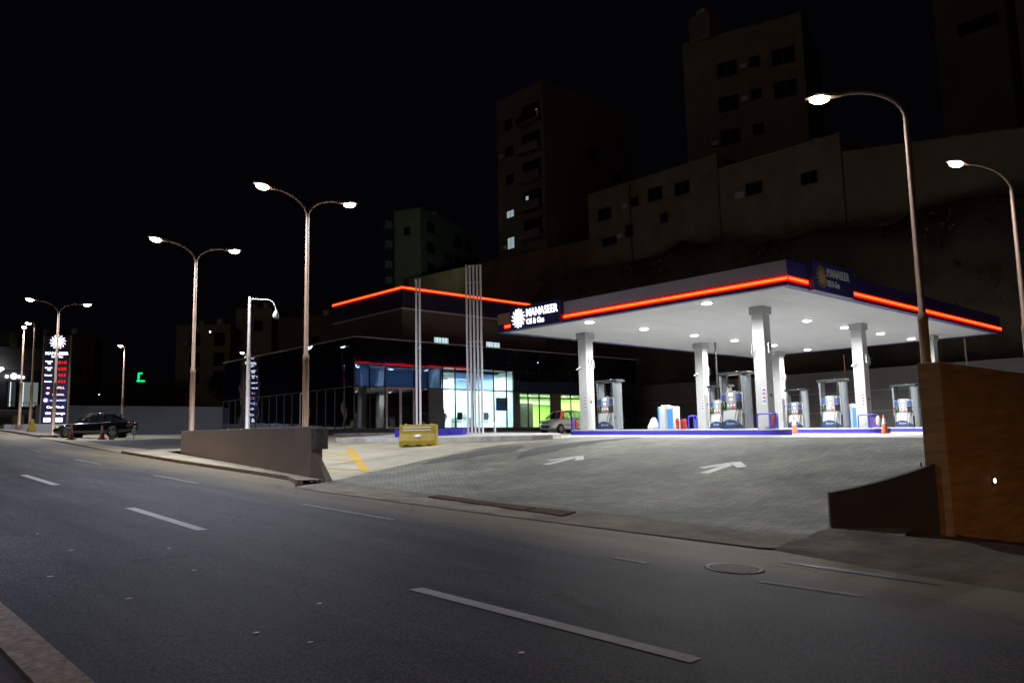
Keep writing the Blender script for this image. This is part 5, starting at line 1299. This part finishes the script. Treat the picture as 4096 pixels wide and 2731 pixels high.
# far points of light on the hill
for i,(x,y,z,c,lab) in enumerate([(44,108,15.6,(1,1,.85),'pale lamp on a dark wall right of the dome camera'),(28,100,6.2,(1,1,.9),'tiny lamp low down left of the brown wall'),(62,112,16.0,(1,.95,.8),'tiny lamp on the hillside left of the shop'),(30.3,106.5,5.1,(1,1,.85),'small lamp above the grey wall by the price sign')]):
    t = thing('wall_lamp', lab, 'lamp', (x,y,z))
    MB().box(-.1,.1,0,.3,-.12,.12).build('housing', M_BLACK, t); MB().lathe([(.09,0),(.09,.03),(.001,.05)],12,M=face_matrix((0,0,0),(-.4,-.9,0))).build('lens', emis('far_lamp_%d'%i,c,14 if i else 20), t)
# green neon sign
t = thing('neon_sign', 'small green neon outline on a dark building left of the slim lamp', 'neon sign', (34.2,105,8.3))
Mn = face_matrix((0,0,0),(-.4,-.9,0)); M_GN = emis('green_neon',(.0,1,.15),3.5)
MB().box(-.7,.7,-.3,1.2,-.2,-.02,Mn).build('backing', M_BLACK, t)
b = MB(); b.box(-.45,.45,-.05,.08,0,.05,Mn); b.box(-.33,-.2,.1,.9,0,.05,Mn); b.box(-.33,.15,.92,1.04,0,.05,Mn); b.build('neon_tube', M_GN, t)
# trees on the bank behind the grey wall
def leaf_clump(b, c, r, n, sz):
    for _ in range(n):
        v = Vector((random.gauss(0,1),random.gauss(0,1),random.gauss(0,1))).normalized()*r*random.random()**.4
        p = Vector(c)+v; a = Vector((random.gauss(0,1),random.gauss(0,1),random.gauss(0,1))).normalized(); q = a.orthogonal().normalized()*sz
        w = a.cross(q).normalized()*sz*.6
        b.add([p-q,p+w,p+q,p-w],[(0,1,2,3)])
M_LEAF = mat('foliage',(0.04,0.055,0.03),.8,col2=(0.08,0.10,0.05),vscale=1.5); M_BARK = mat('bark',(0.08,0.06,0.045),.9,var=.3,vscale=5)
def tree(label, x, y, z, h, r):
    t = thing('bush_tree', label, 'tree', (x,y,z))
    MB().tube([(0,0,-.5),(.1,.05,h*.4),(.0,.1,h*.75)],[.16,.11,.05],8).build('trunk', M_BARK, t)
    b = MB()
    for k in range(9):
        a = random.random()*2*pi; rr = r*random.random()*.75
        leaf_clump(b,(rr*cos(a),rr*sin(a),h*(.55+.4*random.random())),r*.5,90,.16)
    b.build('crown', M_LEAF, t)
tree('dark bushy tree behind the grey wall left of the slim lamp', 27,90,2.0,4.2,2.2)
tree('dark low tree behind the grey wall near the station shop', 36,96,2.5,4.8,2.6)
tree('dark round tree between the green neon and the three-storey block', 44,104,3.5,5.5,2.8)
# scrub on the rocky slope
b = MB()
for _ in range(260):
    x = 57.5+8*random.random(); y = random.uniform(8,66); leaf_clump(b,(x,y,hill_z(x,y)+.2),.6*random.random()+.2,16,.14)
o = b.build('scrub', M_LEAF, None); o['kind'] = 'stuff'; o['label'] = 'dark scrub growing over the rocky slope behind the retaining wall'; o['category'] = 'scrub'
